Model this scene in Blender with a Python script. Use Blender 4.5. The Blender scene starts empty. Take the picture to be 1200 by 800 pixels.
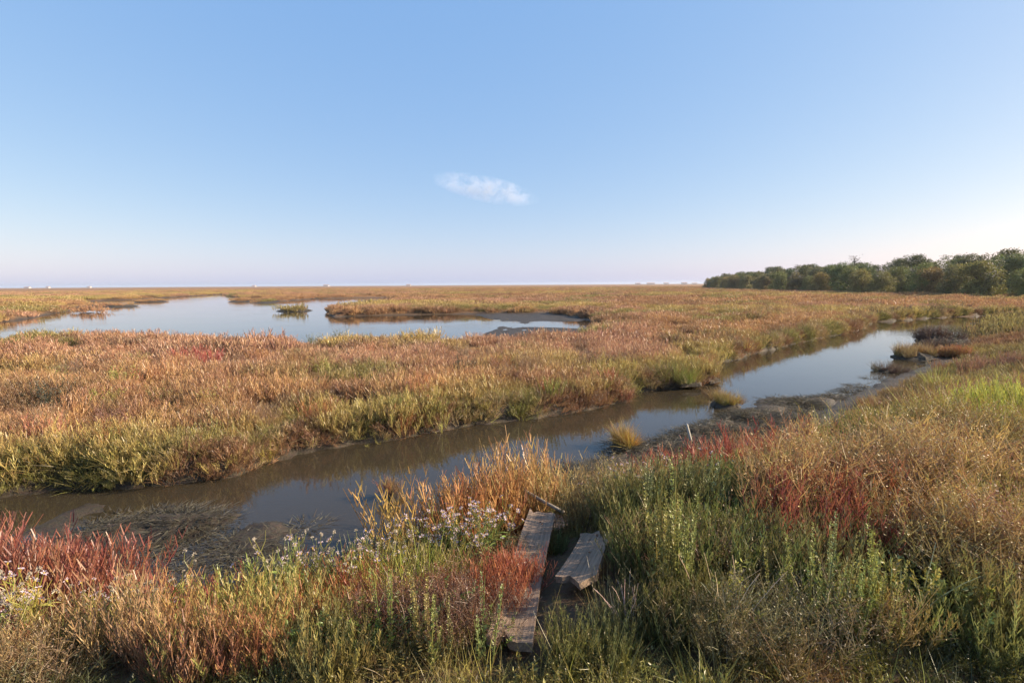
import bpy, math, random
import numpy as np

# ------------------------------------------------------------------ camera, sky, sun, exposure
scene = bpy.context.scene
col = scene.collection
rng = np.random.default_rng(11)
random.seed(11)

EYE = 2.25
cam_data = bpy.data.cameras.new('camera')
cam_data.lens = 18.0
cam_data.sensor_width = 36.0
cam_data.clip_start = 0.05
cam_data.clip_end = 30000.0
cam = bpy.data.objects.new('camera', cam_data)
col.objects.link(cam)
cam.location = (0, 0, EYE)
cam.rotation_mode = 'XYZ'
cam.rotation_euler = (math.radians(90) - math.atan(66.5 / 600), 0, 0)
cam.rotation_euler.rotate_axis('Z', math.radians(-0.35))
scene.camera = cam

SUN_AZ, SUN_EL = 88.0, 26.0          # degrees clockwise from the view direction (+Y), above the horizon
world = bpy.data.worlds.new('World')
scene.world = world
world.use_nodes = True
wn, wl = world.node_tree.nodes, world.node_tree.links
wn.clear()
w_out = wn.new('ShaderNodeOutputWorld')
w_bg = wn.new('ShaderNodeBackground')
w_sky = wn.new('ShaderNodeTexSky')
w_sky.sky_type = 'NISHITA'
w_sky.sun_disc = False
w_sky.sun_elevation = math.radians(SUN_EL)
w_sky.sun_rotation = math.radians(SUN_AZ)
w_sky.altitude = 0.0
w_sky.air_density = 1.0
w_sky.dust_density = 0.8
w_sky.ozone_density = 1.0
w_bg.inputs['Strength'].default_value = 0.087
w_wb = wn.new('ShaderNodeMix')                      # one even white balance for the whole sky
w_wb.data_type = 'RGBA'
w_wb.blend_type = 'MULTIPLY'
w_wb.inputs[0].default_value = 1.0
w_wb.inputs[7].default_value = (0.60, 0.42, 0.21, 1)
wl.new(w_sky.outputs['Color'], w_wb.inputs[6])
w_veil = wn.new('ShaderNodeMix')                    # an even veil of thin high haze over the whole sky
w_veil.data_type = 'RGBA'
w_veil.blend_type = 'ADD'
w_veil.inputs[0].default_value = 1.0
w_veil.inputs[7].default_value = (0.53, 1.46, 3.3, 1)
wl.new(w_wb.outputs[2], w_veil.inputs[6])
wl.new(w_veil.outputs[2], w_bg.inputs['Color'])
wl.new(w_bg.outputs['Background'], w_out.inputs['Surface'])

sun_data = bpy.data.lights.new('sun', 'SUN')
sun_data.energy = 5.0
sun_data.angle = math.radians(0.6)
sun_data.color = (1.0, 0.83, 0.62)
sun = bpy.data.objects.new('sun', sun_data)
col.objects.link(sun)
sun.rotation_euler = (math.radians(90 - SUN_EL), 0, math.radians(180 - SUN_AZ))

scene.render.engine = 'CYCLES'
scene.view_settings.view_transform = 'Standard'
scene.view_settings.look = 'None'
scene.view_settings.exposure = 1.26
scene.view_settings.gamma = 1.0
scene.view_settings.use_curve_mapping = False
scene.cycles.use_denoising = True
scene.cycles.max_bounces = 6
scene.cycles.transparent_max_bounces = 12
scene.cycles.use_adaptive_sampling = True
scene.cycles.adaptive_threshold = 0.015

# ------------------------------------------------------------------ small maths
def smooth(a, b, x):
    t = np.clip((np.asarray(x, float) - a) / (b - a), 0, 1)
    return t * t * (3 - 2 * t)

def _hash(ix, iy, s):
    n = (ix.astype(np.int64) * 374761393 + iy.astype(np.int64) * 668265263 + s * 974711) & 0x7fffffff
    n = (n ^ (n >> 13)) * 1274126177 & 0x7fffffff
    return ((n ^ (n >> 16)) & 0xffff) / 65535.0

def noise(x, y, size, s=0):
    x = np.asarray(x, float) / size + 1000.0
    y = np.asarray(y, float) / size + 1000.0
    ix, iy = np.floor(x), np.floor(y)
    fx, fy = x - ix, y - iy
    fx, fy = fx * fx * (3 - 2 * fx), fy * fy * (3 - 2 * fy)
    a, b = _hash(ix, iy, s), _hash(ix + 1, iy, s)
    c, d = _hash(ix, iy + 1, s), _hash(ix + 1, iy + 1, s)
    return (a * (1 - fx) + b * fx) * (1 - fy) + (c * (1 - fx) + d * fx) * fy

def fbm(x, y, size, s=0, octv=4):
    v, amp, tot = 0, 1.0, 0
    for k in range(octv):
        v = v + amp * noise(x, y, size / 2 ** k, s + 17 * k)
        tot += amp
        amp *= 0.55
    return v / tot

def dist_line(x, y, pts):
    best = np.full(np.shape(x), 1e9)
    for (ax, ay), (bx, by) in zip(pts[:-1], pts[1:]):
        dx, dy = bx - ax, by - ay
        t = np.clip(((x - ax) * dx + (y - ay) * dy) / (dx * dx + dy * dy + 1e-12), 0, 1)
        best = np.minimum(best, np.hypot(x - ax - t * dx, y - ay - t * dy))
    return best

def inside(x, y, poly):
    r = np.zeros(np.shape(x), bool)
    n = len(poly)
    for i in range(n):
        (ax, ay), (bx, by) = poly[i], poly[(i + 1) % n]
        if ay == by:
            continue
        c = ((ay > y) != (by > y)) & (x < (bx - ax) * (y - ay) / (by - ay) + ax)
        r ^= c
    return r

# ------------------------------------------------------------------ plan of the marsh (metres, x right, y away)
FAR_BANK = [(-16, 3.4), (-9.5, 4.1), (-6.37, 4.87), (-5.54, 5.31), (-4.82, 5.55), (-3.95, 5.69), (-3.28, 5.92), (-2.9, 6.72), (-2.22, 7.16),
            (-1.62, 7.23), (-0.55, 7.97), (0.73, 8.64), (2.22, 9.7), (2.42, 10.6), (2.9, 10.7), (3.5, 10.85), (4.5, 11.3), (5.0, 12.6),
            (5.48, 13.85), (7.09, 15.61), (9.31, 17.88), (12.4, 20.55), (16.88, 24.6), (20.3, 28.78), (24.62, 31.2), (29.64, 33.6), (37, 36)]
NEAR_BANK = [(37, 35), (29, 31.0), (25, 28.0), (20.6, 23.2), (15.2, 18.0), (11.5, 14.0), (9.0, 12.0), (6.91, 10.19), (5.47, 8.9),
             (3.9, 7.15), (2.5, 5.95), (1.3, 5.2), (0.36, 4.8), (-0.42, 4.45), (-0.9, 3.95), (-1.4, 3.7), (-2.25, 3.66),
             (-3.32, 3.95), (-4.62, 4.2), (-5.63, 3.95), (-9.5, 2.9), (-16, 2.0)]
CREEK = FAR_BANK + NEAR_BANK
POND_NEAR = [(-60, 18.5), (-34, 17.6), (-23.4, 18.4), (-18.4, 19.6), (-13.2, 18.8), (-10.8, 18.2), (-7.6, 17.8), (-4.63, 17.6), (-2.41, 18.3),
             (0.0, 17.4), (1.52, 18.4), (2.96, 20.0)]
POND_FAR = [(4.39, 27.0), (4.97, 33.0), (2.66, 39.7), (-2.67, 40.2), (-9.81, 39.3), (-12.9, 37.0), (-15.7, 43.6), (-17.2, 51.7), (-16.5, 59.2),
            (-18.2, 77), (-23.7, 96.7), (-34.4, 90.3), (-33.9, 74.3), (-49.2, 93.6), (-81, 144), (-76.4, 122), (-67.7, 94.8),
            (-68.8, 82.8), (-51, 60.7), (-43, 49.8), (-36.1, 38.7), (-31.3, 29.7), (-60, 31)]
POND = POND_NEAR + POND_FAR
MUD_FLAT = [(-5.5, 39.9), (0, 41), (4.0, 41), (6.2, 33.5), (4.6, 30.2), (2.2, 30.5), (2.0, 28.0), (4.6, 26.5), (4.2, 20.6), (1.4, 17.6), (-2.2, 17.6), (-2.4, 24), (-1.6, 30), (-3.2, 36)]
MUD_BARS = [(1.98, 7.0, .95, .42), (3.5, 8.15, 1.1, .42), (0.75, 6.0, .75, .5), (5.9, 9.75, .9, .4), (-2.95, 4.75, .6, .22), (-2.1, 4.75, .55, .22),
            (-1.3, 5.2, .35, .12), (2.9, 7.4, .9, .3), (4.9, 8.95, .8, .3), (-3.6, 4.6, .5, .16), (8.0, 11.9, .5, .25), (7.2, 11.0, .6, .3)]
TUSSOCKS = [(1.52, 6.86, .2), (3.95, 9.3, .3), (12.0, 15.1, .62), (16.2, 19.4, .8), (-1.25, 5.25, .12)]
ISLETS = [(-55.0, 78.0, 2.2), (-38.0, 46.0, 1.2), (-48.5, 60.3, 2.2), (-45.5, 60.0, 1.6), (-40.5, 77.5, 2.2), (-19.5, 46.0, 1.6), (-34.5, 72.0, 2.0)]

def plan(x, y):
    x, y = np.asarray(x, float), np.asarray(y, float)
    wa = .32 + .5 * smooth(14, 30, np.hypot(x, y))
    x, y = (x + wa * (fbm(x, y, 1.3, 881) - .5) + .2 * (fbm(x, y, .4, 885, 2) - .5),      # ragged shore lines
            y + wa * (fbm(x, y, 1.3, 883) - .5) + .2 * (fbm(x, y, .4, 887, 2) - .5))
    inc = inside(x, y, CREEK)
    inp = inside(x, y, POND)
    dn, df = dist_line(x, y, NEAR_BANK), dist_line(x, y, FAR_BANK)
    dp = dist_line(x, y, POND + POND[:1])
    return inc, inp, dn, df, dp

def height(x, y, pl=None):
    x, y = np.asarray(x, float), np.asarray(y, float)
    inc, inp, dn, df, dp = pl if pl is not None else plan(x, y)
    r = np.hypot(x, y)
    fade = 1 - smooth(150, 600, r)
    n1, n2 = fbm(x, y, 2.2, 3) - .5, fbm(x, y, .45, 5) - .5
    n3 = fbm(x, y, 14, 9) - .5
    marsh = 0.30 + (.10 * n1 + .12 * n3) * fade
    edge = .14 * (fbm(x, y, .8, 31) - .5)
    far = np.minimum(.04 * smooth(0, .08, df) + (marsh - .04) * smooth(.02, .18, df + edge * .6), marsh + .1)
    far = far + .05 * n2 * smooth(.05, .2, df)
    rise = .74 - .30 * smooth(6, 13, r)
    near = .03 * smooth(0, .15, dn) + (rise - .03) * smooth(.05, 2.3 + 1.6 * smooth(6, 11, r), dn + edge * 1.5) ** .8 + (.16 * n1 + .06 * n2) * smooth(.1, .8, dn) * fade
    wd = .10 * np.minimum(dn, df) + .05
    w = smooth(-1, 1, (df - dn) / wd)
    land = far * (1 - w) + near * w
    pondedge = smooth(0, .6, dp + 3 * edge)
    land = land * pondedge + .012 * (1 - pondedge)
    d = np.minimum(dn, df)
    bed = -.02 - .16 * smooth(0, .9, d) + .03 * n2
    shelf = smooth(-.1, .9, x) * smooth(6.8, 4.8, x) * smooth(1.75, .9, dn) + .95 * smooth(-5.2, -4.4, x) * smooth(.6, -.4, x) * smooth(1.45, .85, dn)
    shelf = shelf * (1 - .9 * np.exp(-((x + .75) / .42) ** 2 - ((y - 4.75) / .4) ** 2))
    shelf = np.clip(shelf, 0, 1)
    bed = bed * (1 - shelf) + shelf * (.004 + .06 * (fbm(x, y, .9, 611) - .5) + .06 * (fbm(x, y, .22, 615, 3) - .5))
    for bx, by, br, bq in MUD_BARS:                       # bars lie along the stream, about 35 degrees to x
        ca, sa = math.cos(.62), math.sin(.62)
        u, v = (x - bx) * ca + (y - by) * sa, -(x - bx) * sa + (y - by) * ca
        q = np.exp(-(u / br) ** 2 - (v / bq) ** 2)
        bed = bed + q * (.05 + .2 * n2)
    for tx, ty, tr in TUSSOCKS:
        bed = np.maximum(bed, -.16 + .24 * smooth(1.5, .5, np.hypot(x - tx, y - ty) / tr) + .05 * n2)
    pbed = -.03 - .12 * smooth(0, 4, dp) + .02 * n2
    mud = inside(x, y, MUD_FLAT)
    dm = dist_line(x, y, MUD_FLAT + MUD_FLAT[:1])
    pbed = np.where(mud, pbed * (1 - smooth(0, 1.5, dm)) + smooth(0, 1.5, dm) * (.018 + .17 * (fbm(x * .5, y * .25, 1.6, 77, 5) - .45) + .05 * (fbm(x, y * .4, .7, 79) - .5)), pbed)
    for tx, ty, tr in ISLETS:
        pbed = np.maximum(pbed, -.15 + .35 * smooth(1.4, .6, np.hypot((x - tx), (y - ty)) / tr) + .03 * n2)
    h = np.where(inc, bed, np.where(inp, pbed, land))
    return h

# ------------------------------------------------------------------ materials
def new_mat(name):
    m = bpy.data.materials.new(name)
    m.use_nodes = True
    m.node_tree.nodes.clear()
    return m, m.node_tree.nodes, m.node_tree.links

def ramp(n, stops):
    r = n.new('ShaderNodeValToRGB')
    e = r.color_ramp.elements
    while len(e) < len(stops):
        e.new(0.5)
    for k, (p, c) in enumerate(stops):
        e[k].position = p
        e[k].color = (*c, 1)
    return r

def noise_node(n, l, scale, detail=4, rough=.6, coord=None):
    t = n.new('ShaderNodeTexNoise')
    t.inputs['Scale'].default_value = scale
    t.inputs['Detail'].default_value = detail
    t.inputs['Roughness'].default_value = rough
    if coord is not None:
        l.new(coord, t.inputs['Vector'])
    return t

def mixc(n, l, fac, a, b, kind='MIX'):
    m = n.new('ShaderNodeMix')
    m.data_type = 'RGBA'
    m.blend_type = kind
    for sock, v in ((m.inputs[0], fac), (m.inputs[6], a), (m.inputs[7], b)):
        if isinstance(v, (int, float)):
            sock.default_value = v
        elif isinstance(v, tuple):
            sock.default_value = (*v, 1)
        else:
            l.new(v, sock)
    return m.outputs[2]

def maprange(n, l, v, a, b, c=0., d=1.):
    m = n.new('ShaderNodeMapRange')
    m.inputs[1].default_value, m.inputs[2].default_value = a, b
    m.inputs[3].default_value, m.inputs[4].default_value = c, d
    l.new(v, m.inputs[0])
    return m.outputs[0]

def make_veg_mat(name, source):
    """leaf and stem material: the plant's own colour, varied from blade to blade, partly translucent"""
    m, n, l = new_mat(name)
    out = n.new('ShaderNodeOutputMaterial')
    if source == 'instancer':
        a = n.new('ShaderNodeAttribute')
        a.attribute_type = 'INSTANCER'
        a.attribute_name = 'col'
        base = a.outputs['Color']
    else:
        a = n.new('ShaderNodeObjectInfo')
        base = a.outputs['Color']
    t = n.new('ShaderNodeAttribute')
    t.attribute_name = 'tint'
    hs = n.new('ShaderNodeHueSaturation')
    l.new(base, hs.inputs['Color'])
    l.new(maprange(n, l, t.outputs['Fac'], 0, 1, .47, .525), hs.inputs['Hue'])
    l.new(maprange(n, l, t.outputs['Fac'], 0, 1, .60, 1.62), hs.inputs['Value'])
    hs.inputs['Saturation'].default_value = 1.0
    d = n.new('ShaderNodeBsdfDiffuse')
    tr = n.new('ShaderNodeBsdfTranslucent')
    l.new(hs.outputs[0], d.inputs['Color'])
    l.new(hs.outputs[0], tr.inputs['Color'])
    mx = n.new('ShaderNodeMixShader')
    mx.inputs[0].default_value = .32
    l.new(d.outputs[0], mx.inputs[1])
    l.new(tr.outputs[0], mx.inputs[2])
    g = n.new('ShaderNodeBsdfGlossy')
    g.inputs['Roughness'].default_value = .45
    g.inputs['Color'].default_value = (1, 1, 1, 1)
    m2 = n.new('ShaderNodeMixShader')
    m2.inputs[0].default_value = .035
    l.new(mx.outputs[0], m2.inputs[1])
    l.new(g.outputs[0], m2.inputs[2])
    l.new(m2.outputs[0], out.inputs['Surface'])
    return m

VEG_I = make_veg_mat('marsh_plant', 'instancer')
VEG_O = make_veg_mat('plant', 'object')

def make_ground_mat():
    m, n, l = new_mat('marsh_soil')
    out = n.new('ShaderNodeOutputMaterial')
    p = n.new('ShaderNodeBsdfPrincipled')
    co = n.new('ShaderNodeTexCoord').outputs['Object']
    za = n.new('ShaderNodeAttribute'); za.attribute_name = 'soil'      # 1 = bare mud, 0 = turf
    wa = n.new('ShaderNodeAttribute'); wa.attribute_name = 'wet'
    n1 = noise_node(n, l, 1.6, 8, .65, co)
    n2 = noise_node(n, l, 22, 6, .7, co)
    n3 = noise_node(n, l, .06, 6, .6, co)
    mud = ramp(n, [(.3, (.038, .030, .021)), (.55, (.066, .053, .038)), (.8, (.105, .085, .060))])
    l.new(n1.outputs['Fac'], mud.inputs[0])
    mud2 = mixc(n, l, .5, mud.outputs[0], n2.outputs['Color'], 'SOFT_LIGHT')
    wetmud = mixc(n, l, wa.outputs['Fac'], mud2, mixc(n, l, 1.0, mud2, (.75, .73, .70), 'MULTIPLY'))
    turf = ramp(n, [(.25, (.12, .085, .035)), (.45, (.21, .11, .042)), (.6, (.24, .125, .05)), (.8, (.22, .15, .055))])
    l.new(n3.outputs['Fac'], turf.inputs[0])
    turf2 = mixc(n, l, .6, turf.outputs[0], n2.outputs['Color'], 'SOFT_LIGHT')
    l.new(mixc(n, l, za.outputs['Fac'], turf2, wetmud), p.inputs['Base Color'])
    l.new(maprange(n, l, wa.outputs['Fac'], 0, 1, .95, .6), p.inputs['Roughness'])
    p.inputs['Specular IOR Level'].default_value = .25
    b = n.new('ShaderNodeBump')
    b.inputs['Strength'].default_value = .8
    b.inputs['Distance'].default_value = .035
    l.new(n2.outputs['Fac'], b.inputs['Height'])
    l.new(b.outputs[0], p.inputs['Normal'])
    l.new(p.outputs[0], out.inputs['Surface'])
    return m

def make_water_mat(name, clear, ripple, scale):
    m, n, l = new_mat(name)
    out = n.new('ShaderNodeOutputMaterial')
    co = n.new('ShaderNodeTexCoord').outputs['Object']
    n1 = noise_node(n, l, scale, 3, .5, co)
    n2 = noise_node(n, l, .25, 3, .6, co)
    hgt = n.new('ShaderNodeMath'); hgt.operation = 'MULTIPLY'
    l.new(n1.outputs['Fac'], hgt.inputs[0])
    l.new(maprange(n, l, n2.outputs['Fac'], .4, .65, .15, 1), hgt.inputs[1])
    b = n.new('ShaderNodeBump')
    b.inputs['Strength'].default_value = ripple
    b.inputs['Distance'].default_value = .02
    l.new(hgt.outputs[0], b.inputs['Height'])
    fr = n.new('ShaderNodeFresnel'); fr.inputs['IOR'].default_value = 1.33
    l.new(b.outputs[0], fr.inputs['Normal'])
    g = n.new('ShaderNodeBsdfGlossy'); g.inputs['Roughness'].default_value = .03
    g.inputs['Color'].default_value = (1, 1, 1, 1)
    l.new(b.outputs[0], g.inputs['Normal'])
    t = n.new('ShaderNodeBsdfTransparent'); t.inputs['Color'].default_value = (*clear, 1)
    d = n.new('ShaderNodeBsdfDiffuse'); d.inputs['Color'].default_value = (.070, .055, .035, 1)
    mx = n.new('ShaderNodeMixShader'); mx.inputs[0].default_value = .5
    l.new(t.outputs[0], mx.inputs[1]); l.new(d.outputs[0], mx.inputs[2])
    mf = n.new('ShaderNodeMixShader')
    l.new(fr.outputs[0], mf.inputs[0])
    l.new(mx.outputs[0], mf.inputs[1]); l.new(g.outputs[0], mf.inputs[2])
    l.new(mf.outputs[0], out.inputs['Surface'])
    return m

def make_wood_mat(name, dark, light, scale=3.0):
    m, n, l = new_mat(name)
    out = n.new('ShaderNodeOutputMaterial')
    p = n.new('ShaderNodeBsdfPrincipled')
    co = n.new('ShaderNodeTexCoord').outputs['Object']
    mp = n.new('ShaderNodeMapping')
    mp.inputs['Scale'].default_value = (22, .7, 22)
    l.new(co, mp.inputs['Vector'])
    n1 = noise_node(n, l, scale, 8, .7, mp.outputs[0])
    n2 = noise_node(n, l, 6, 5, .6, co)
    r = ramp(n, [(.3, dark), (.5, tuple((a + b) / 2 for a, b in zip(dark, light))), (.75, light)])
    l.new(n1.outputs['Fac'], r.inputs[0])
    stain = ramp(n, [(.55, (1, 1, 1)), (.72, (.62, .42, .3))])
    l.new(n2.outputs['Fac'], stain.inputs[0])
    l.new(mixc(n, l, 1.0, r.outputs[0], stain.outputs[0], 'MULTIPLY'), p.inputs['Base Color'])
    p.inputs['Roughness'].default_value = .85
    b = n.new('ShaderNodeBump'); b.inputs['Strength'].default_value = .7; b.inputs['Distance'].default_value = .006
    l.new(n1.outputs['Fac'], b.inputs['Height'])
    l.new(b.outputs[0], p.inputs['Normal'])
    l.new(p.outputs[0], out.inputs['Surface'])
    return m

GROUND_M = make_ground_mat()
WOOD_M = make_wood_mat('weathered_board', (.075, .048, .032), (.30, .21, .145))
BARK_M = make_wood_mat('bark', (.05, .04, .03), (.16, .13, .10), 2.0)
POLE_M = make_wood_mat('bleached_pole', (.12, .095, .07), (.28, .24, .19))

# ------------------------------------------------------------------ object helpers
def link_mesh(name, me, mat=None, parent=None, loc=None, rz=None, scl=None, color=None):
    o = bpy.data.objects.new(name, me)
    if mat is not None and not me.materials:
        me.materials.append(mat)
    col.objects.link(o)
    if parent is not None:
        o.parent = parent
    if loc is not None:
        o.location = loc
    if rz is not None:
        o.rotation_euler = rz if isinstance(rz, tuple) else (0, 0, rz)
    if scl is not None:
        o.scale = scl if isinstance(scl, tuple) else (scl, scl, scl)
    if color is not None:
        o.color = (*color, 1)
    return o

def empty(name, loc, rz=0., scl=1.):
    o = bpy.data.objects.new(name, None)
    o.empty_display_size = .1
    col.objects.link(o)
    o.location = loc
    o.rotation_euler = rz if isinstance(rz, tuple) else (0, 0, rz)
    o.scale = (scl, scl, scl)
    return o

def tag(o, label=None, cat=None, group=None, kind=None):
    if label: o['label'] = label
    if cat: o['category'] = cat
    if group: o['group'] = group
    if kind: o['kind'] = kind
    return o

class Geo:
    """collects ribbons, leaves and tubes with a tint per piece, and builds one mesh"""
    def __init__(self):
        self.v, self.f, self.t, self.n = [], [], [], 0
    def add(self, v, f, t):
        v = np.asarray(v, float).reshape(-1, 3)
        self.v.append(v)
        self.f += [tuple(int(i) + self.n for i in q) for q in f]
        self.t.append(np.asarray(t, float).reshape(-1))
        self.n += len(v)
    def strips(self, base, d, length, width, bend, tint, seg=2, tipw=.15, rnd=rng):
        """n tapering ribbons: base (n,3), unit direction d, curved by vector bend over the length"""
        k = len(base)
        length, width = np.broadcast_to(length, k), np.broadcast_to(width, k)
        a = rnd.uniform(0, 6.283, k)
        ref = np.stack([np.cos(a), np.sin(a), rnd.uniform(-.4, .4, k)], 1)
        side = np.cross(d, ref)
        side /= np.linalg.norm(side, axis=1, keepdims=True) + 1e-9
        vs = []
        for i in range(seg + 1):
            s = i / seg
            c = base + d * (length * s)[:, None] + bend * (length * s * s)[:, None]
            w = width * (1 - (1 - tipw) * s ** 1.4) * .5
            vs += [c - side * w[:, None], c + side * w[:, None]]
        v = np.stack(vs, 1).reshape(-1, 3)
        m = 2 * (seg + 1)
        f = []
        for j in range(k):
            o = j * m
            for i in range(seg):
                f.append((o + 2 * i, o + 2 * i + 1, o + 2 * i + 3, o + 2 * i + 2))
        self.add(v, f, np.repeat(tint, m))
    def leaves(self, base, d, length, width, tint, rnd=rng, fold=.12):
        """n pointed leaves, each two triangles folded along the midrib"""
        k = len(base)
        length, width = np.broadcast_to(length, k), np.broadcast_to(width, k)
        a = rnd.uniform(0, 6.283, k)
        ref = np.stack([np.cos(a), np.sin(a), rnd.uniform(.2, 1.2, k)], 1)
        side = np.cross(d, ref)
        side /= np.linalg.norm(side, axis=1, keepdims=True) + 1e-9
        nrm = np.cross(side, d)
        mid = base + d * (length * .5)[:, None]
        v = np.stack([base, mid + side * (width * .5)[:, None] + nrm * (width * fold)[:, None],
                      base + d * length[:, None], mid - side * (width * .5)[:, None] + nrm * (width * fold)[:, None]], 1).reshape(-1, 3)
        f = []
        for j in range(k):
            f += [(4 * j, 4 * j + 1, 4 * j + 2), (4 * j, 4 * j + 2, 4 * j + 3)]
        self.add(v, f, np.repeat(tint, 4))
    def tube(self, pts, radii, sides=5, tint=.5):
        pts = np.asarray(pts, float)
        v = []
        for i, p in enumerate(pts):
            d = pts[min(i + 1, len(pts) - 1)] - pts[max(i - 1, 0)]
            d /= np.linalg.norm(d) + 1e-9
            a = np.cross(d, (0.3, .9, .1)); a /= np.linalg.norm(a) + 1e-9
            b = np.cross(d, a)
            for s in range(sides):
                t = 6.2832 * s / sides
                v.append(p + (a * math.cos(t) + b * math.sin(t)) * radii[i])
        f = []
        for i in range(len(pts) - 1):
            for s in range(sides):
                q = (s + 1) % sides
                f.append((i * sides + s, i * sides + q, (i + 1) * sides + q, (i + 1) * sides + s))
        f.append(tuple(range((len(pts) - 1) * sides, len(pts) * sides)))
        self.add(v, f, np.full(len(v), tint))
    def build(self, name, mat):
        me = bpy.data.meshes.new(name)
        v = np.concatenate(self.v)
        me.from_pydata(v.tolist(), [], self.f)
        at = me.attributes.new('tint', 'FLOAT', 'POINT')
        at.data.foreach_set('value', np.concatenate(self.t).astype(np.float32))
        me.materials.append(mat)
        me.update()
        return me

def unit(v):
    return v / (np.linalg.norm(v, axis=1, keepdims=True) + 1e-9)

def disc(k, r, rnd):
    a, q = rnd.uniform(0, 6.283, k), r * np.sqrt(rnd.uniform(0, 1, k))
    return np.stack([np.cos(a) * q, np.sin(a) * q, np.zeros(k)], 1)

# ------------------------------------------------------------------ plant shapes (each about as wide as it is meant to stand, base at the origin)
def shape_glasswort(mat, seed, stems=16, r=.13, h=.26, pairs=6, w=.006, lean=.30, twig=.34):
    """upright jointed stems with pairs of ascending fleshy twigs"""
    q = np.random.default_rng(seed)
    g = Geo()
    b = disc(stems, r, q)
    d = unit(np.stack([b[:, 0] / r * lean + q.normal(0, .14, stems), b[:, 1] / r * lean + q.normal(0, .14, stems), np.ones(stems)], 1))
    L = h * q.uniform(.6, 1.12, stems)
    b[:, 2] -= .03
    ti = q.uniform(.25, .75, stems)
    g.strips(b, d, L, w * .8, q.normal(0, .06, (stems, 3)), ti, 2, .5, q)
    k = stems * pairs * 2
    si = np.repeat(np.arange(stems), pairs * 2)
    s = np.tile(np.repeat(np.linspace(.18, .92, pairs), 2), stems) + q.normal(0, .03, k)
    tb = b[si] + d[si] * (L[si] * s)[:, None]
    a = np.tile(np.repeat(np.arange(pairs) * 1.57, 2), stems) + np.tile([0, 3.14159], stems * pairs) + q.uniform(-.5, .5, k) + np.repeat(q.uniform(0, 6, stems), pairs * 2)
    td = unit(np.stack([np.cos(a) * .62, np.sin(a) * .62, np.full(k, .95)], 1) + d[si] * .3)
    tl = L[si] * twig * (1.05 - .62 * s) * q.uniform(.7, 1.2, k)
    g.strips(tb, td, tl, w, np.stack([np.zeros(k), np.zeros(k), np.full(k, .18)], 1), np.clip(ti[si] + q.normal(.05, .16, k), 0, 1), 1, .55, q)
    return g.build('glasswort', mat)

def shape_grass(mat, seed, blades=42, r=.10, h=.34, w=.006, lean=.42, droop=.25):
    q = np.random.default_rng(seed)
    g = Geo()
    b = disc(blades, r, q)
    d = unit(np.stack([b[:, 0] / r * lean + q.normal(0, .15, blades), b[:, 1] / r * lean + q.normal(0, .15, blades), np.ones(blades)], 1))
    b[:, 2] -= .03
    bend = np.stack([d[:, 0] * droop * 2, d[:, 1] * droop * 2, -np.abs(q.normal(0, droop, blades)) * .5], 1)
    g.strips(b, d, h * q.uniform(.45, 1.15, blades), w * q.uniform(.6, 1.3, blades), bend, q.uniform(0, 1, blades), 3, .1, q)
    return g.build('grass', mat)

def shape_leafy(mat, seed, stems=14, r=.13, h=.3, per=13, leaf=.03, lean=.5, wide=.42, mid=(.15, 1.0)):
    """bushy herb: many leafy stems"""
    q = np.random.default_rng(seed)
    g = Geo()
    b = disc(stems, r * .7, q)
    d = unit(np.stack([b[:, 0] / r * lean + q.normal(0, .18, stems), b[:, 1] / r * lean + q.normal(0, .18, stems), np.ones(stems)], 1))
    L = h * q.uniform(.55, 1.12, stems)
    b[:, 2] -= .03
    ti = q.uniform(.3, .7, stems)
    g.strips(b, d, L, .005, q.normal(0, .05, (stems, 3)), ti * .7, 2, .5, q)
    k = stems * per
    si = np.repeat(np.arange(stems), per)
    s = q.uniform(mid[0], mid[1], k)
    a = q.uniform(0, 6.283, k)
    ld = unit(np.stack([np.cos(a) * .8, np.sin(a) * .8, q.uniform(.1, 1.2, k)], 1))
    g.leaves(b[si] + d[si] * (L[si] * s)[:, None], ld, leaf * q.uniform(.6, 1.3, k), leaf * wide, np.clip(ti[si] + q.normal(.05, .2, k), 0, 1), q)
    return g.build('leafy_herb', mat)

def shape_wiry(mat, seed, stems=20, r=.14, h=.34, twigs=11, w=.0035, lean=.7):
    """dry, much forked wiry bush with seed specks"""
    q = np.random.default_rng(seed)
    g = Geo()
    b = disc(stems, r * .6, q)
    d = unit(np.stack([b[:, 0] / r * lean + q.normal(0, .25, stems), b[:, 1] / r * lean + q.normal(0, .25, stems), np.ones(stems)], 1))
    L = h * q.uniform(.55, 1.1, stems)
    b[:, 2] -= .03
    ti = q.uniform(.2, .8, stems)
    g.strips(b, d, L, w, q.normal(0, .12, (stems, 3)), ti, 3, .5, q)
    k = stems * twigs
    si = np.repeat(np.arange(stems), twigs)
    s = q.uniform(.3, 1.0, k)
    a = q.uniform(0, 6.283, k)
    td = unit(np.stack([np.cos(a), np.sin(a), q.uniform(.2, 1.6, k)], 1) + d[si] * .4)
    tb = b[si] + d[si] * (L[si] * s)[:, None]
    tl = h * .26 * q.uniform(.5, 1.2, k)
    g.strips(tb, td, tl, w * .8, q.normal(0, .15, (k, 3)), np.clip(ti[si] + q.normal(0, .15, k), 0, 1), 2, .4, q)
    j = k * 2
    sj = np.repeat(np.arange(k), 2)
    e = tb[sj] + td[sj] * (tl[sj] * q.uniform(.55, 1.0, j))[:, None]
    aa = q.uniform(0, 6.283, j)
    g.leaves(e, unit(np.stack([np.cos(aa), np.sin(aa), q.uniform(-.2, 1.2, j)], 1)), .014 * q.uniform(.7, 1.4, j), .007, np.clip(ti[si][sj] + q.normal(-.05, .15, j), 0, 1), q)
    return g.build('wiry_bush', mat)

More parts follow.
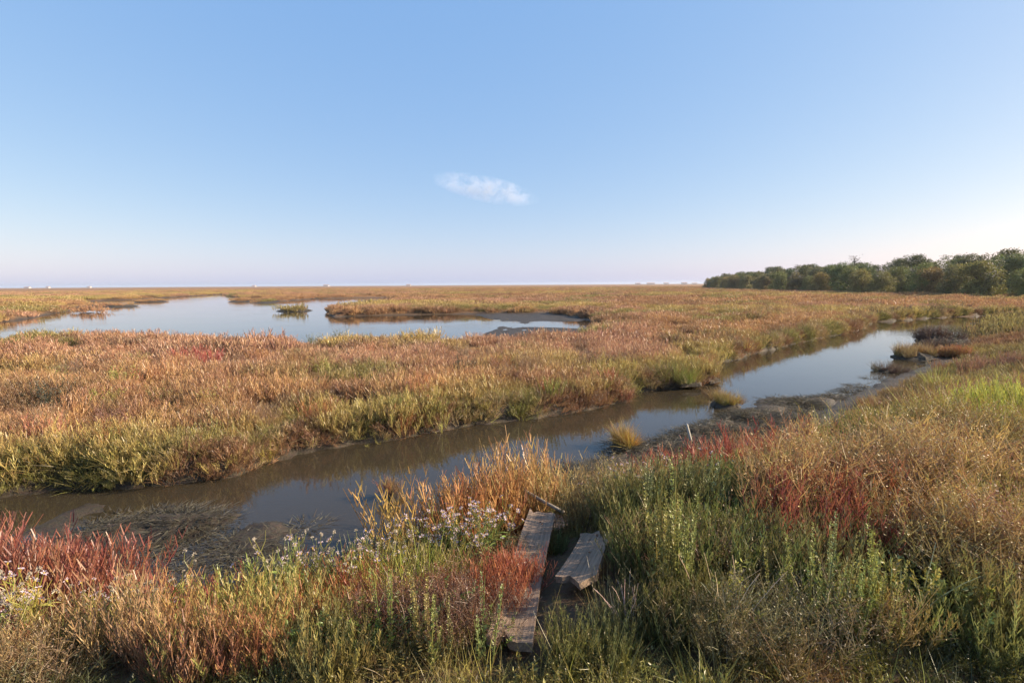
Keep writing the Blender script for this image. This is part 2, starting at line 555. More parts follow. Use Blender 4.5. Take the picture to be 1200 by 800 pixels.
def shape_spire(mat, seed, stems=3, h=.55, leaf=.035):
    """tall upright herb: leafy stalks ending in seed spikes"""
    q = np.random.default_rng(seed)
    g = Geo()
    for s_ in range(stems):
        a0 = q.uniform(0, 6.28)
        b = np.array([math.cos(a0), math.sin(a0), 0]) * .035 * (s_ > 0)
        d = np.array([math.cos(a0) * .12 + q.normal(0, .06), math.sin(a0) * .12 + q.normal(0, .06), 1.])
        d /= np.linalg.norm(d)
        L = h * q.uniform(.65, 1.1)
        g.tube([b - (0, 0, .03), b + d * L * .5, b + d * L + (q.normal(0, .015), q.normal(0, .015), 0)], [.0045, .0035, .0012], 4, .35)
        k = 60
        s = q.uniform(.12, .97, k)
        a = q.uniform(0, 6.283, k)
        ld = unit(np.stack([np.cos(a) * .7, np.sin(a) * .7, q.uniform(.2, 1.1, k)], 1))
        g.leaves(b + d * (L * s)[:, None], ld, leaf * (1.25 - s) * q.uniform(.6, 1.3, k), leaf * .4 * (1.25 - s), q.uniform(.3, .95, k), q)
        k = 70
        s = q.uniform(.6, 1.02, k)
        a = q.uniform(0, 6.283, k)
        g.leaves(b + d * (L * s)[:, None] + np.stack([np.cos(a), np.sin(a), a * 0], 1) * (.012 * (1.15 - s))[:, None],
                 unit(np.stack([np.cos(a), np.sin(a), np.full(k, .9)], 1)), .011, .007, q.uniform(.5, 1., k), q)
    return g.build('spire', mat)

def shape_dry_stems(mat, seed, k=6, h=.5):
    q = np.random.default_rng(seed)
    g = Geo()
    for i in range(k):
        b = np.array([q.normal(0, .05), q.normal(0, .05), -.03])
        d = np.array([q.normal(0, .16), q.normal(0, .16), 1.])
        L = h * q.uniform(.6, 1.1)
        bend = np.array([q.normal(0, .08), q.normal(0, .08), 0])
        pts = [b + d * L * s + bend * L * s * s * 2 for s in (0, .3, .6, .85, 1)]
        g.tube(pts, [.0026, .0024, .002, .0016, .001], 4, q.uniform(.4, 1))
    return g.build('dry_stem', mat)

# ------------------------------------------------------------------ the ground, one sheet out to the horizon
ang = np.concatenate([np.arange(-66, 66, .25), np.arange(66, 294, 2.0)]) * math.pi / 180
rad = [.35]
while rad[-1] < 1.6: rad.append(rad[-1] * 1.09)
while rad[-1] < 34: rad.append(rad[-1] * 1.0125)
while rad[-1] < 4000: rad.append(rad[-1] * 1.05)
rad = np.array(rad)
A, Rr = np.meshgrid(ang, rad)
gx, gy = (np.sin(A) * Rr).ravel(), (np.cos(A) * Rr).ravel()
gx, gy = np.append(gx, 0.), np.append(gy, 0.)
gpl = plan(gx, gy)
gz = height(gx, gy, gpl)
na, nr = len(ang), len(rad)
idx = np.arange(na * nr).reshape(nr, na)
nxt = np.roll(idx, -1, axis=1)
quads = np.stack([idx[:-1], idx[1:], nxt[1:], nxt[:-1]], -1).reshape(-1, 4)
tris = np.stack([np.full(na, na * nr), idx[0], nxt[0]], -1)
me = bpy.data.meshes.new('ground')
me.vertices.add(len(gx))
me.vertices.foreach_set('co', np.stack([gx, gy, gz], 1).astype(np.float32).ravel())
loops = np.concatenate([quads.ravel(), tris.ravel()])
me.loops.add(len(loops))
me.loops.foreach_set('vertex_index', loops.astype(np.int32))
me.polygons.add(len(quads) + len(tris))
starts = np.concatenate([np.arange(len(quads)) * 4, len(quads) * 4 + np.arange(len(tris)) * 3])
me.polygons.foreach_set('loop_start', starts.astype(np.int32))
me.polygons.foreach_set('use_smooth', np.ones(len(quads) + len(tris), bool))
me.update(calc_edges=True)
inc, inp, dn, df, dp = gpl
bare = np.clip(np.where(inc | inp, 1, 0) + smooth(.45, .1, np.minimum(df, dp)) + smooth(1.0, .2, dn) + smooth(5, 3.5, np.hypot(gx, gy)) * .7, 0, 1)
at = me.attributes.new('soil', 'FLOAT', 'POINT'); at.data.foreach_set('value', bare.astype(np.float32))
at = me.attributes.new('wet', 'FLOAT', 'POINT'); at.data.foreach_set('value', smooth(.14, .02, gz).astype(np.float32))
tag(link_mesh('ground', me, GROUND_M), 'brown muddy soil of the salt marsh and its banks', kind='structure')

def sheet(name, pts, mat, label):
    m_ = bpy.data.meshes.new(name)
    m_.from_pydata([(x, y, 0) for x, y in pts], [], [tuple(range(len(pts)))])
    m_.update()
    return tag(link_mesh(name, m_, mat), label, kind='structure')
sheet('creek_water', [(-18, 1.2), (-6, 2.9), (-1.5, 2.9), (2.5, 5.0), (8, 9.0), (16, 16.5), (28, 27), (40, 33), (40, 38), (27, 34.5), (15, 26.0),
                      (4.2, 15.2), (1.5, 11.3), (-3.5, 8.4), (-8, 6), (-18, 4.6)],
      make_water_mat('creek_water', (.50, .38, .22), .10, 7), 'still murky creek winding between the banks')
sheet('pond_water', [(-62, 16), (-34, 15.8), (-23, 16.4), (-13, 17.0), (-7, 16.4), (0, 15.8), (4.6, 18.5), (7, 27), (7, 42), (-10, 47), (-13, 100), (-85, 155), (-90, 120), (-75, 60), (-62, 40)],
      make_water_mat('pond_water', (.45, .40, .30), .3, 5), 'shallow pale blue pond in the marsh')

# ------------------------------------------------------------------ ground cover that nobody could count (instanced tufts)
def cover(name, protos, x, y, z, scl, colr, label, tilt=.12):
    k = len(x)
    m_ = bpy.data.meshes.new(name)
    m_.vertices.add(k)
    m_.vertices.foreach_set('co', np.stack([x, y, z], 1).astype(np.float32).ravel())
    def attr(nm, typ, key, val):
        a_ = m_.attributes.new(nm, typ, 'POINT')
        a_.data.foreach_set(key, np.ascontiguousarray(val).ravel())
    rot = np.stack([rng.normal(0, tilt, k), rng.normal(0, tilt, k), rng.uniform(0, 6.283, k)], 1)
    attr('rot', 'FLOAT_VECTOR', 'vector', rot.astype(np.float32))
    attr('scl', 'FLOAT_VECTOR', 'vector', scl.astype(np.float32))
    attr('idx', 'INT', 'value', rng.integers(0, len(protos), k).astype(np.int32))
    attr('col', 'FLOAT_COLOR', 'color', np.concatenate([np.clip(colr, 0.002, .8), np.ones((k, 1))], 1).astype(np.float32))
    o = link_mesh(name, m_)
    ng = bpy.data.node_groups.new(name, 'GeometryNodeTree')
    ng.interface.new_socket('Geometry', in_out='INPUT', socket_type='NodeSocketGeometry')
    ng.interface.new_socket('Geometry', in_out='OUTPUT', socket_type='NodeSocketGeometry')
    N, Lk = ng.nodes, ng.links
    gi, go = N.new('NodeGroupInput'), N.new('NodeGroupOutput')
    join = N.new('GeometryNodeJoinGeometry')
    for i, pm in enumerate(protos):
        po = bpy.data.objects.new(name + '_tuft', pm)
        oi = N.new('GeometryNodeObjectInfo')
        oi.inputs['Object'].default_value = po
        oi.inputs['As Instance'].default_value = True
        Lk.new(oi.outputs['Geometry'], join.inputs[0])
    ip = N.new('GeometryNodeInstanceOnPoints')
    ip.inputs['Pick Instance'].default_value = True
    Lk.new(gi.outputs[0], ip.inputs['Points'])
    Lk.new(join.outputs[0], ip.inputs['Instance'])
    for nm, typ, sock in (('idx', 'INT', 'Instance Index'), ('rot', 'FLOAT_VECTOR', 'Rotation'), ('scl', 'FLOAT_VECTOR', 'Scale')):
        na_ = N.new('GeometryNodeInputNamedAttribute')
        na_.data_type = typ
        na_.inputs['Name'].default_value = nm
        Lk.new(na_.outputs[0], ip.inputs[sock])
    Lk.new(ip.outputs[0], go.inputs[0])
    md = o.modifiers.new('tufts', 'NODES')
    md.node_group = ng
    return tag(o, label, kind='stuff')

def scatter(r0, r1, density, half=62, back=0.):
    """random places in the wedge of ground from r0 to r1 metres away"""
    a = math.radians(half)
    k = int(density * a * (r1 * r1 - r0 * r0))
    r = np.sqrt(rng.uniform(r0 * r0, r1 * r1, k))
    t = rng.uniform(-a, a, k)
    return np.sin(t) * r, np.cos(t) * r - back

ORANGE, RUST, PINK = np.array((.36, .208, .096)), np.array((.285, .155, .080)), np.array((.36, .202, .120))
OLIVE, YELLOW, TAN = np.array((.21, .185, .055)), np.array((.37, .285, .09)), np.array((.36, .255, .12))
GREEN, DARKG, RED = np.array((.11, .13, .030)), np.array((.055, .065, .022)), np.array((.30, .055, .035))

def marsh_colour(x, y, df):
    a, b, c = fbm(x, y, 5.5, 101), fbm(x, y, 1.4, 131), fbm(x, y, 16, 151, 3)
    w = lambda v: v[:, None]
    cc = ORANGE * w(1 - smooth(.45, .62, b)) + RUST * w(smooth(.45, .62, b))
    cc = cc * w(1 - smooth(.52, .66, c)) + PINK * w(smooth(.52, .66, c))
    cc = cc * w(1 - .75 * smooth(.54, .66, a)) + YELLOW * w(.75 * smooth(.54, .66, a))
    dk = smooth(.60, .70, fbm(x, y, 1.0, 161)) * .6
    cc = cc * w(1 - dk) + np.array((.13, .085, .045)) * w(dk)
    e = smooth(1.5, .25, df + (b - .5) * 2.2) * .85
    cc = cc * w(1 - e) + (OLIVE * .35 + YELLOW * .65) * w(e)
    g = smooth(.60, .70, fbm(x, y, 2.6, 171)) * .8
    cc = cc * w(1 - g) + OLIVE * w(g)
    return cc * rng.uniform(.8, 1.2, (len(x), 1)), np.maximum(e, smooth(.50, .64, a) * .7)

GW_FINE = [shape_glasswort(VEG_I, 200 + i, stems=20, r=.13, h=.225, lean=.65, w=.0048) for i in range(6)]
GW_MID = [shape_glasswort(VEG_I, 220 + i, stems=30, r=.22, h=.26, pairs=5, w=.0085, lean=.65, twig=.4) for i in range(4)]
GW_FAR = [shape_glasswort(VEG_I, 240 + i, stems=46, r=.6, h=.25, pairs=3, w=.026, lean=.5, twig=.5) for i in range(4)]
GR_FINE = [shape_grass(VEG_I, 260 + i, lean=.6, droop=.4) for i in range(5)]
GR_MID = [shape_grass(VEG_I, 280 + i, blades=44, r=.2, h=.32, w=.013, droop=.35) for i in range(4)]
LF_FINE = [shape_leafy(VEG_I, 300 + i) for i in range(5)]
WI_FINE = [shape_wiry(VEG_I, 320 + i, stems=13, twigs=8) for i in range(4)]

def far_side(r0, r1, dens, half=58):
    x, y = scatter(r0, r1, dens, half)
    pl = plan(x, y)
    inc, inp, dn, df, dp = pl
    z = height(x, y, pl)
    isl = np.zeros(len(x), bool)
    for tx, ty, tr in ISLETS:
        isl |= np.hypot(x - tx, y - ty) < tr
    ok = (((~inc) & (~inp) & (df < dn)) | isl) & (z > .055)
    return x[ok], y[ok], z[ok], df[ok], dp[ok]

def put(sel, x, y, z, s, hgt, c):
    return x[sel], y[sel], z[sel], np.stack([s, s, s * hgt], 1)[sel], c[sel]

G = {'gw': [], 'gr': []}
x, y, z, df, dp = far_side(4.5, 15, 85)
c, e = marsh_colour(x, y, df)
s = rng.uniform(.6, 1.3, len(x)) * (.35 + 1.15 * smooth(.32, .68, fbm(x, y, .8, 191))) * (.75 + .5 * fbm(x, y, 3.5, 197))
isg = rng.uniform(0, 1, len(x)) < .05 + .32 * e
a1 = put(~isg, x, y, z, s, rng.uniform(.8, 1.15, len(x)), c)
b1 = put(isg, x, y, z, s * .68, rng.uniform(.7, 1.1, len(x)), c * .65 + TAN * .35)
x, y, z, df, dp = far_side(15, 48, 24)
c, e = marsh_colour(x, y, df)
s = rng.uniform(.6, 1.3, len(x)) * (.4 + 1.1 * smooth(.32, .68, fbm(x, y, 1.1, 191))) * (.75 + .5 * fbm(x, y, 5, 197))
isg = rng.uniform(0, 1, len(x)) < .06 + .5 * e
a2 = put(~isg, x, y, z, s, rng.uniform(.75, 1.1, len(x)), c)
b2 = put(isg, x, y, z, s * .9, rng.uniform(.6, 1.0, len(x)), c * .65 + TAN * .35)
x, y, z, df, dp = far_side(48, 330, 1.4, 54)
c, e = marsh_colour(x * .4, y * .4, df)
s = rng.uniform(.7, 1.3, len(x)) * (.6 + .7 * smooth(.3, .7, fbm(x, y, 4, 191)))
a3 = put(np.ones(len(x), bool), x, y, z, s, rng.uniform(.7, 1.2, len(x)), c)
cover('glasswort_cover', GW_FINE, *a1, 'rusty orange glasswort covering the marsh across the creek')
cover('glasswort_carpet', GW_MID, *a2, 'orange brown glasswort carpet round the pond')
cover('marsh_vegetation', GW_FAR, *a3, 'low orange marsh vegetation stretching to the horizon')
cover('saltmarsh_grass', GR_FINE, *b1, 'yellow green grass along the edge of the creek bank', tilt=.25)
cover('marsh_grass', GR_MID, *b2, 'yellowish grass growing among the glasswort by the pond', tilt=.25)

# tufts crowding the lip and face of the far bank
t_ = []
for (ax, ay), (bx, by) in zip(FAR_BANK[1:-1], FAR_BANK[2:]):
    L_ = math.hypot(bx - ax, by - ay)
    k = int(L_ * (190 if ay < 13 else 150))
    u, v = rng.uniform(0, 1, k), rng.uniform(-.15, .55, k)
    t_.append(np.stack([ax + (bx - ax) * u - (by - ay) / L_ * v, ay + (by - ay) * u + (bx - ax) / L_ * v], 1))
t_ = np.concatenate(t_)
x, y = t_[:, 0], t_[:, 1]
pl = plan(x, y)
z = height(x, y, pl)
ok = (~pl[0]) & (pl[3] < .3) & (z > .02)
x, y, z = x[ok], y[ok], z[ok]
b_ = fbm(x, y, .7, 951)[:, None]
c = np.where(b_ > .55, OLIVE * .95, np.where(b_ > .45, TAN * .85, RUST * .8)) * rng.uniform(.6, 1.25, (len(x), 1))
s = rng.uniform(.6, 1.05, len(x))
s = s * (1 + .45 * smooth(13, 20, y))
hf = rng.uniform(0, 1, len(x)) < .38
cover('bank_lip_grass', GR_FINE, *put(hf, x, y, z, s, rng.uniform(.6, 1.0, len(x)), c), 'tangled grass hanging over the muddy face of the far bank', tilt=.45)
cover('bank_lip_glasswort', GW_FINE, *put(~hf, x, y, z, s, rng.uniform(.6, 1.0, len(x)), c), 'low brown glasswort crowding the muddy face of the far bank', tilt=.35)

# the bank we stand on
PLANK_CLEAR = [(-.10, 1.8), (.02, 2.6), (.12, 3.9), (.38, 3.9), (.42, 3.3), (.62, 3.3), (.72, 2.95), (.46, 2.05), (.2, 2.05), (.08, 1.8)]
def near_side(r0, r1, dens, half=64):
    x, y = scatter(r0, r1, dens, half)
    pl = plan(x, y)
    inc, inp, dn, df, dp = pl
    z = height(x, y, pl)
    ok = (~inc) & (dn <= df) & (z > .09) & (~inside(x, y, PLANK_CLEAR))
    return x[ok], y[ok], z[ok], dn[ok]

def bank_colour(x, y):
    a, b, c = fbm(x, y, 1.3, 401), fbm(x, y, .6, 421), fbm(x, y, 3.2, 441)
    w = lambda v: v[:, None]
    cc = TAN * .72 * w(1 - smooth(.40, .56, a)) + np.array((.19, .19, .05)) * w(smooth(.40, .56, a))
    cc = cc * w(1 - .8 * smooth(.55, .68, b)) + RUST * w(.8 * smooth(.55, .68, b))
    cc = cc * w(1 - .7 * smooth(.52, .62, c)) + np.array((.33, .30, .065)) * w(.7 * smooth(.50, .60, c))
    d, e = fbm(x, y, .8, 501), fbm(x, y, 1.1, 521)
    cc = cc * w(1 - .85 * smooth(.54, .64, d)) + DARKG * w(.85 * smooth(.54, .64, d))
    cc = cc * w(1 - .7 * smooth(.60, .68, e)) + np.array((.20, .075, .045)) * w(.7 * smooth(.60, .68, e))
    return cc * rng.uniform(.6, 1.15, (len(x), 1))

x, y, z, dn = near_side(1.6, 9, 135)
x2, y2, z2, dn2 = near_side(1.6, 3.1, 150)            # thicker at the bank top
x, y, z, dn = np.append(x, x2), np.append(y, y2), np.append(z, z2), np.append(dn, dn2)
pd_ = dist_line(x, y, PLANK_CLEAR + PLANK_CLEAR[:1])
c = bank_colour(x, y)
s = rng.uniform(.5, 1.0, len(x)) * (.5 + .8 * smooth(.3, .7, fbm(x, y, .7, 461))) * (.42 + .58 * smooth(0, 1.5, dn)) * (.85 + .15 * smooth(2.2, 3.4, np.hypot(x, y))) * (.35 + .65 * smooth(.0, .14, pd_)) * .8 * (1 - .5 * smooth(-2.6, -2.3, x) * smooth(-.6, -.9, x) * smooth(2.4, 2.8, y))
kind = rng.uniform(0, 1, len(x)) + .5 * (fbm(x, y, 1.0, 481) - .5)
lo, hi = kind < .36, kind > .82
md_ = ~lo & ~hi
c = c * .78  # filler colour darkened to paint in shade gaps between the bushes
cover('bank_grass', GR_FINE, *put(lo, x, y, z, s * .95, rng.uniform(.7, 1.1, len(x)), c), 'short mixed grass between the plants on the near bank', tilt=.3)
cover('bank_undergrowth', LF_FINE, *put(md_, x, y, z, s * .85, rng.uniform(.7, 1.1, len(x)), c * .8), 'small leafy undergrowth on the near bank', tilt=.3)
cover('wiry_undergrowth', WI_FINE, *put(hi, x, y, z, s * .85, rng.uniform(.7, 1.1, len(x)), c * 1.05), 'dry wiry undergrowth on the near bank', tilt=.3)
x, y, z, dn = near_side(9, 26, 45)
c = bank_colour(x * .6, y * .6) * .55 + np.array((.27, .165, .085)) * .4
s = rng.uniform(.7, 1.35, len(x)) * (.4 + .6 * smooth(0, 3.5, dn))
half_ = rng.uniform(0, 1, len(x)) < .55
cover('bank_vegetation', GW_MID, *put(half_, x, y, z, s, rng.uniform(.8, 1.3, len(x)), c), 'brown and olive vegetation along the bank towards the trees')
cover('bank_tussock_grass', GR_MID, *put(~half_, x, y, z, s, rng.uniform(.7, 1.2, len(x)), c), 'tan and green grass along the bank towards the trees', tilt=.25)
x, y, z, dn = near_side(26, 130, 3.2, 56)
c = bank_colour(x * .3, y * .3) * .5 + np.array((.27, .175, .085)) * .45
cover('bank_far_vegetation', GW_FAR, *put(np.ones(len(x), bool), x, y, z, rng.uniform(.7, 1.2, len(x)), rng.uniform(1., 1.6, len(x)), c), 'rough vegetation on the distant bank in front of the trees')

# ------------------------------------------------------------------ plants that stand out one by one on the near bank
def hz(x, y):
    return float(height(np.array([x]), np.array([y]))[0])

B_GLASS = [shape_glasswort(VEG_O, 500 + i, stems=46, r=.17, h=.42, pairs=7, w=.0062, lean=.34, twig=.26) for i in range(4)]
B_TALL = [shape_glasswort(VEG_O, 520 + i, stems=34, r=.12, h=.50, pairs=8, w=.0055, lean=.22, twig=.2) for i in range(4)]
B_WIRY = [shape_wiry(VEG_O, 540 + i, stems=34, r=.24, h=.46, twigs=13, w=.0036, lean=.75) for i in range(4)]
B_LEAF = [shape_leafy(VEG_O, 560 + i, stems=34, r=.2, h=.46, per=20, leaf=.034, lean=.5, wide=.34) for i in range(4)]
B_GRASS = [shape_grass(VEG_O, 580 + i, blades=110, r=.11, h=.46, w=.0062, lean=.4, droop=.22) for i in range(4)]
B_SPIRE = [shape_spire(VEG_O, 600 + i, stems=3, h=.58) for i in range(4)]
B_SEA = [shape_glasswort(VEG_O, 660 + i, stems=44, r=.16, h=.44, pairs=13, w=.0062, lean=.42, twig=.15) for i in range(4)]
B_HERB = [shape_leafy(VEG_O, 620 + i, stems=12, r=.1, h=.36, per=34, leaf=.034, lean=.4, wide=.38) for i in range(4)]
B_STEMS = [shape_dry_stems(VEG_O, 640 + i) for i in range(3)]

def stem_mesh():
    g = Geo()
    g.tube([(0, 0, -.04), (.012, .004, .06), (.03, .0, .14), (.055, .01, .21)], [.006, .005, .0038, .002], 5, .35)
    return g.build('stem', VEG_O)
STEM = stem_mesh()
FAM = {'glasswort': ('glasswort_bush', B_GLASS, 3), 'tall': ('glasswort_clump', B_TALL, 0), 'wiry': ('wiry_bush', B_WIRY, 4), 'leafy': ('leafy_bush', B_LEAF, 3), 'sea': ('seablite_bush', B_SEA, 3),
       'grass': ('grass_tuft', B_GRASS, 0), 'spire': ('seed_stalk', B_SPIRE, 0), 'herb': ('leafy_herb', B_HERB, 0), 'stems': ('dry_stalk', B_STEMS, 0)}

def plant(fam, x, y, size, colour, label, cat, group, z=None, rr=random, parts=True):
    name, variants, nst = FAM[fam]
    z = hz(x, y) if z is None else z
    me_ = rr.choice(variants)
    rot = (rr.gauss(0, .08), rr.gauss(0, .08), rr.uniform(0, 6.28))
    c_ = tuple(min(.8, max(.003, v * rr.uniform(.85, 1.15))) for v in colour)
    if not nst or not parts:
        o = link_mesh(name, me_, None, None, (x, y, z), rot, (size * rr.uniform(.9, 1.1), size * rr.uniform(.9, 1.1), size * rr.uniform(.88, 1.12)), c_)
        return tag(o, label, cat, group)
    t = empty(name, (x, y, z), rot, size)
    f = link_mesh('foliage', me_, None, t, color=c_)
    f['kind'] = 'stuff'
    for k in range(nst):
        link_mesh('stem', STEM, None, t, (rr.gauss(0, .015), rr.gauss(0, .015), 0), 6.28 * k / nst + rr.uniform(-.5, .5), (1, 1, rr.uniform(.8, 1.5)), tuple(v * .6 + .02 for v in c_))
    return tag(t, label, cat, group)

def cluster(fam, cx, cy, rx, ry, n, size, colour, label, cat, group, seed, jit=.2):
    q = random.Random(seed)
    made, objs = 0, []
    for k in range(n * 6):
        if made >= n:
            break
        x, y = cx + q.gauss(0, rx * .6), cy + q.gauss(0, ry * .6)
        if (inside(np.array([x]), np.array([y]), PLANK_CLEAR)[0] and size > .52) or hz(x, y) < .07 or math.hypot(x, y) < 1.75:
            continue
        sz = size * q.uniform(1 - jit, 1 + jit)
        objs.append((plant(fam, x, y, sz, colour, label, cat, group, rr=q), sz, float(dist_line(np.array([x]), np.array([y]), NEAR_BANK)[0])))
        made += 1
    if made >= 5:                                        # single out the extremes of the set
        by = sorted(objs, key=lambda t: t[1])
        by[-1][0]['label'] = 'biggest ' + label
        by[0][0]['label'] = 'smallest ' + label
        rest = sorted(by[1:-1], key=lambda t: t[2])
        rest[0][0]['label'] = label + ', nearest the creek'
        rest[-1][0]['label'] = label + ', farthest from the creek'

rust, red = (.27, .10, .045), (.20, .075, .05)
orange, tan, straw = (.34, .165, .055), (.34, .225, .10), (.40, .30, .15)
ygreen, green, dark, olive = (.26, .24, .045), (.13, .155, .035), (.065, .075, .026), (.19, .165, .045)
pinkish = (.27, .12, .085)

# bottom of the bank top, either side of the plank
cluster('wiry', -.38, 2.08, .25, .12, 9, .55, (.17, .09, .055), 'dead reddish brown wiry bush left of the plank foot', 'bush', 'dead brown bushes left of the plank', 61)
cluster('glasswort', -.62, 2.12, .2, .12, 6, .5, (.24, .11, .055), 'russet glasswort bush between green herbs and dead bushes', 'glasswort', 'russet glasswort by the dead bushes', 62)
cluster('sea', .66, 2.05, .16, .08, 10, .5, (.12, .12, .04), 'dark olive bush right of the plank foot', 'bush', 'dark bushes right of the plank foot', 63)
cluster('grass', .75, 2.1, .3, .1, 8, .5, (.19, .17, .06), 'dull olive grass tuft between the dark bushes and pale stalks', 'grass', 'dull olive grass by the pale stalks', 64)
cluster('wiry', 1.1, 2.45, .35, .15, 8, .6, (.2, .15, .07), 'brown wiry bush in the shade of the dark bushes', 'bush', 'brown bushes in the shade', 65)
cluster('wiry', -2.0, 1.85, .35, .08, 9, .6, (.27, .18, .08), 'straw brown wiry bush at the bank top by the asters', 'bush', 'straw bushes at the bank top by the asters', 71)
cluster('tall', -1.35, 1.88, .3, .08, 9, .55, (.27, .13, .065), 'short rusty clump before the fresh yellow green bushes', 'glasswort', 'rusty clumps before the yellow green bushes', 72)
cluster('sea', -.75, 1.86, .25, .06, 7, .5, (.20, .17, .06), 'short olive bush at the bank top left of the plank', 'bush', 'short olive bushes left of the plank', 73)
cluster('spire', -.35, 1.88, .2, .06, 6, .6, (.25, .23, .07), 'pale green seed stalk left of the plank foot', 'stalk', 'seed stalks left of the plank foot', 74)
cluster('sea', .35, 1.86, .2, .05, 8, .4, (.13, .13, .045), 'short dark green bush hiding the foot of the plank', 'bush', 'short dark bushes at the plank foot', 75)
cluster('wiry', .95, 1.9, .3, .06, 9, .6, (.21, .17, .075), 'grey brown wiry bush under the bleached dry stalks', 'bush', 'grey brown bushes under the stalks', 76)
cluster('spire', 1.35, 1.95, .25, .06, 8, .75, (.23, .22, .065), 'fresh green seed stalk beside the bright herbs', 'stalk', 'green seed stalks beside the herbs', 77)
cluster('sea', 2.05, 1.95, .35, .08, 12, .65, (.22, .19, .06), 'olive yellow bush in front of the rusty tan bushes', 'bush', 'olive yellow bushes before the rusty tan ones', 78)
cluster('wiry', .02, 2.95, .04, .3, 7, .42, (.27, .17, .08), 'small tan wiry bush on the left edge of the long plank', 'bush', 'small bushes on the left plank edge', 81)
cluster('sea', .30, 3.3, .04, .15, 5, .34, (.14, .135, .05), 'small dark green bush between the two planks', 'bush', 'small bushes between the planks', 82)
cluster('sea', .74, 2.6, .04, .25, 8, .52, (.15, .14, .05), 'low green bush along the right edge of the short plank', 'bush', 'low bushes along the short plank', 83)
# left foreground
cluster('glasswort', -3.0, 2.8, .45, .42, 20, 1.05, red, 'red glasswort bush massed at the left end of the near bank', 'glasswort', 'red glasswort on the left of the near bank', 1)
cluster('glasswort', -3.7, 3.2, .45, .35, 9, .9, pinkish, 'pinkish red glasswort bush beside the creek water', 'glasswort', 'pinkish glasswort by the water', 2)
cluster('glasswort', -1.62, 2.5, .28, .16, 7, .62, (.28, .10, .055), 'orange red glasswort bush growing among white asters', 'glasswort', 'orange red glasswort among the asters', 3)
cluster('tall', -1.78, 2.12, .28, .12, 6, .66, (.32, .19, .085), 'golden orange glasswort clump below the white asters', 'glasswort', 'golden glasswort below the asters', 4)
cluster('sea', -1.0, 2.08, .34, .14, 10, .66, (.28, .245, .07), 'fresh yellow green upright bush standing in full sunlight', 'bush', 'yellow green bushes by the bank top', 5)
cluster('glasswort', -1.05, 2.5, .35, .18, 8, .62, rust, 'low rust brown glasswort bush behind the fresh yellow green bushes', 'glasswort', 'rust glasswort behind the yellow green bushes', 6)
cluster('grass', -.72, 2.55, .3, .25, 12, .75, ygreen, 'yellowish grass tuft under the lilac asters', 'grass', 'grass under the asters', 7)
cluster('sea', -.6, 2.75, .5, .3, 10, .8, (.22, .185, .06), 'olive bush among the lilac asters', 'bush', 'olive bushes among the asters', 8)
cluster('glasswort', -.3, 2.45, .28, .2, 9, .55, (.2, .06, .035), 'dark red low glasswort bush beside the broken planks', 'glasswort', 'dark red glasswort beside the planks', 9)
cluster('herb', -.45, 2.0, .45, .12, 9, .55, green, 'small broad leaved green herb at the top of the bank', 'herb', 'broad leaved herbs on the bank top', 10)
cluster('tall', -.42, 4.0, .28, .3, 18, 1.34, (.35, .19, .075), 'tall orange glasswort clump standing over the creek', 'glasswort', 'tall orange glasswort over the creek', 11)
cluster('tall', .02, 4.32, .22, .14, 13, 1.3, (.37, .25, .10), 'tall golden glasswort clump behind the fallen pole', 'glasswort', 'golden glasswort behind the pole', 12)
cluster('glasswort', -.45, 4.25, .2, .14, 4, .95, pinkish, 'pink tipped glasswort bush overlooking the creek', 'glasswort', 'pink tipped glasswort', 13)
cluster('tall', -1.2, 3.3, .35, .12, 7, .5, orange, 'short orange glasswort clump at the mud edge', 'glasswort', 'orange glasswort on the mud edge', 14)
cluster('sea', -1.2, 2.5, .3, .12, 8, .66, (.21, .22, .055), 'green upright bush beside the orange red glasswort', 'bush', 'green bushes beside the red glasswort', 15)
# round the planks and to the right
cluster('glasswort', -.02, 2.4, .08, .22, 9, .5, (.33, .11, .06), 'small red glasswort bush growing over the long plank', 'glasswort', 'red glasswort over the plank', 16)
cluster('wiry', .95, 4.1, .45, .35, 12, .85, (.3, .2, .08), 'tan wiry bush at the mud edge behind the short plank', 'bush', 'tan bushes behind the planks', 17)
cluster('sea', 1.15, 3.3, .6, .45, 26, .85, (.135, .125, .045), 'dark olive green upright bush right of the broken planks', 'bush', 'dark green bushes beside the planks', 18)
cluster('glasswort', 1.55, 4.6, .55, .25, 16, 1.08, (.26, .070, .05), 'crimson glasswort bush along the muddy creek edge', 'glasswort', 'crimson glasswort by the mud', 19)
cluster('glasswort', 2.6, 5.3, .7, .3, 16, 1.0, (.25, .125, .07), 'brownish red glasswort bush further along the muddy creek edge', 'glasswort', 'brown red glasswort along the mud', 20)
cluster('grass', 2.45, 4.15, .32, .2, 16, .85, (.25, .25, .05), 'bright yellow green grass tuft among dark bushes', 'grass', 'bright grass among the dark bushes', 21)
cluster('sea', 1.9, 3.8, .6, .25, 20, .75, (.16, .165, .05), 'dull green upright bush in front of the crimson glasswort', 'bush', 'dull green bushes before the crimson glasswort', 22)
cluster('wiry', 2.65, 3.35, .75, .5, 23, 1.05, (.35, .225, .09), 'large tan wiry bush lit by the sun', 'bush', 'tan wiry bushes on the bank', 23)
cluster('glasswort', 1.85, 2.9, .3, .25, 12, .85, (.24, .08, .05), 'reddish brown glasswort bush in front of the tan bushes', 'glasswort', 'red brown glasswort before the tan bushes', 24)
cluster('sea', 1.2, 2.55, .5, .25, 18, .75, (.14, .13, .045), 'dark olive bush behind the pale dry stalks', 'bush', 'dark bushes behind the dry stalks', 25)
cluster('herb', 1.5, 2.12, .4, .12, 8, .75, (.24, .24, .06), 'bright green upright herb in front of the reddish bush', 'herb', 'bright green herbs on the bank top', 26)
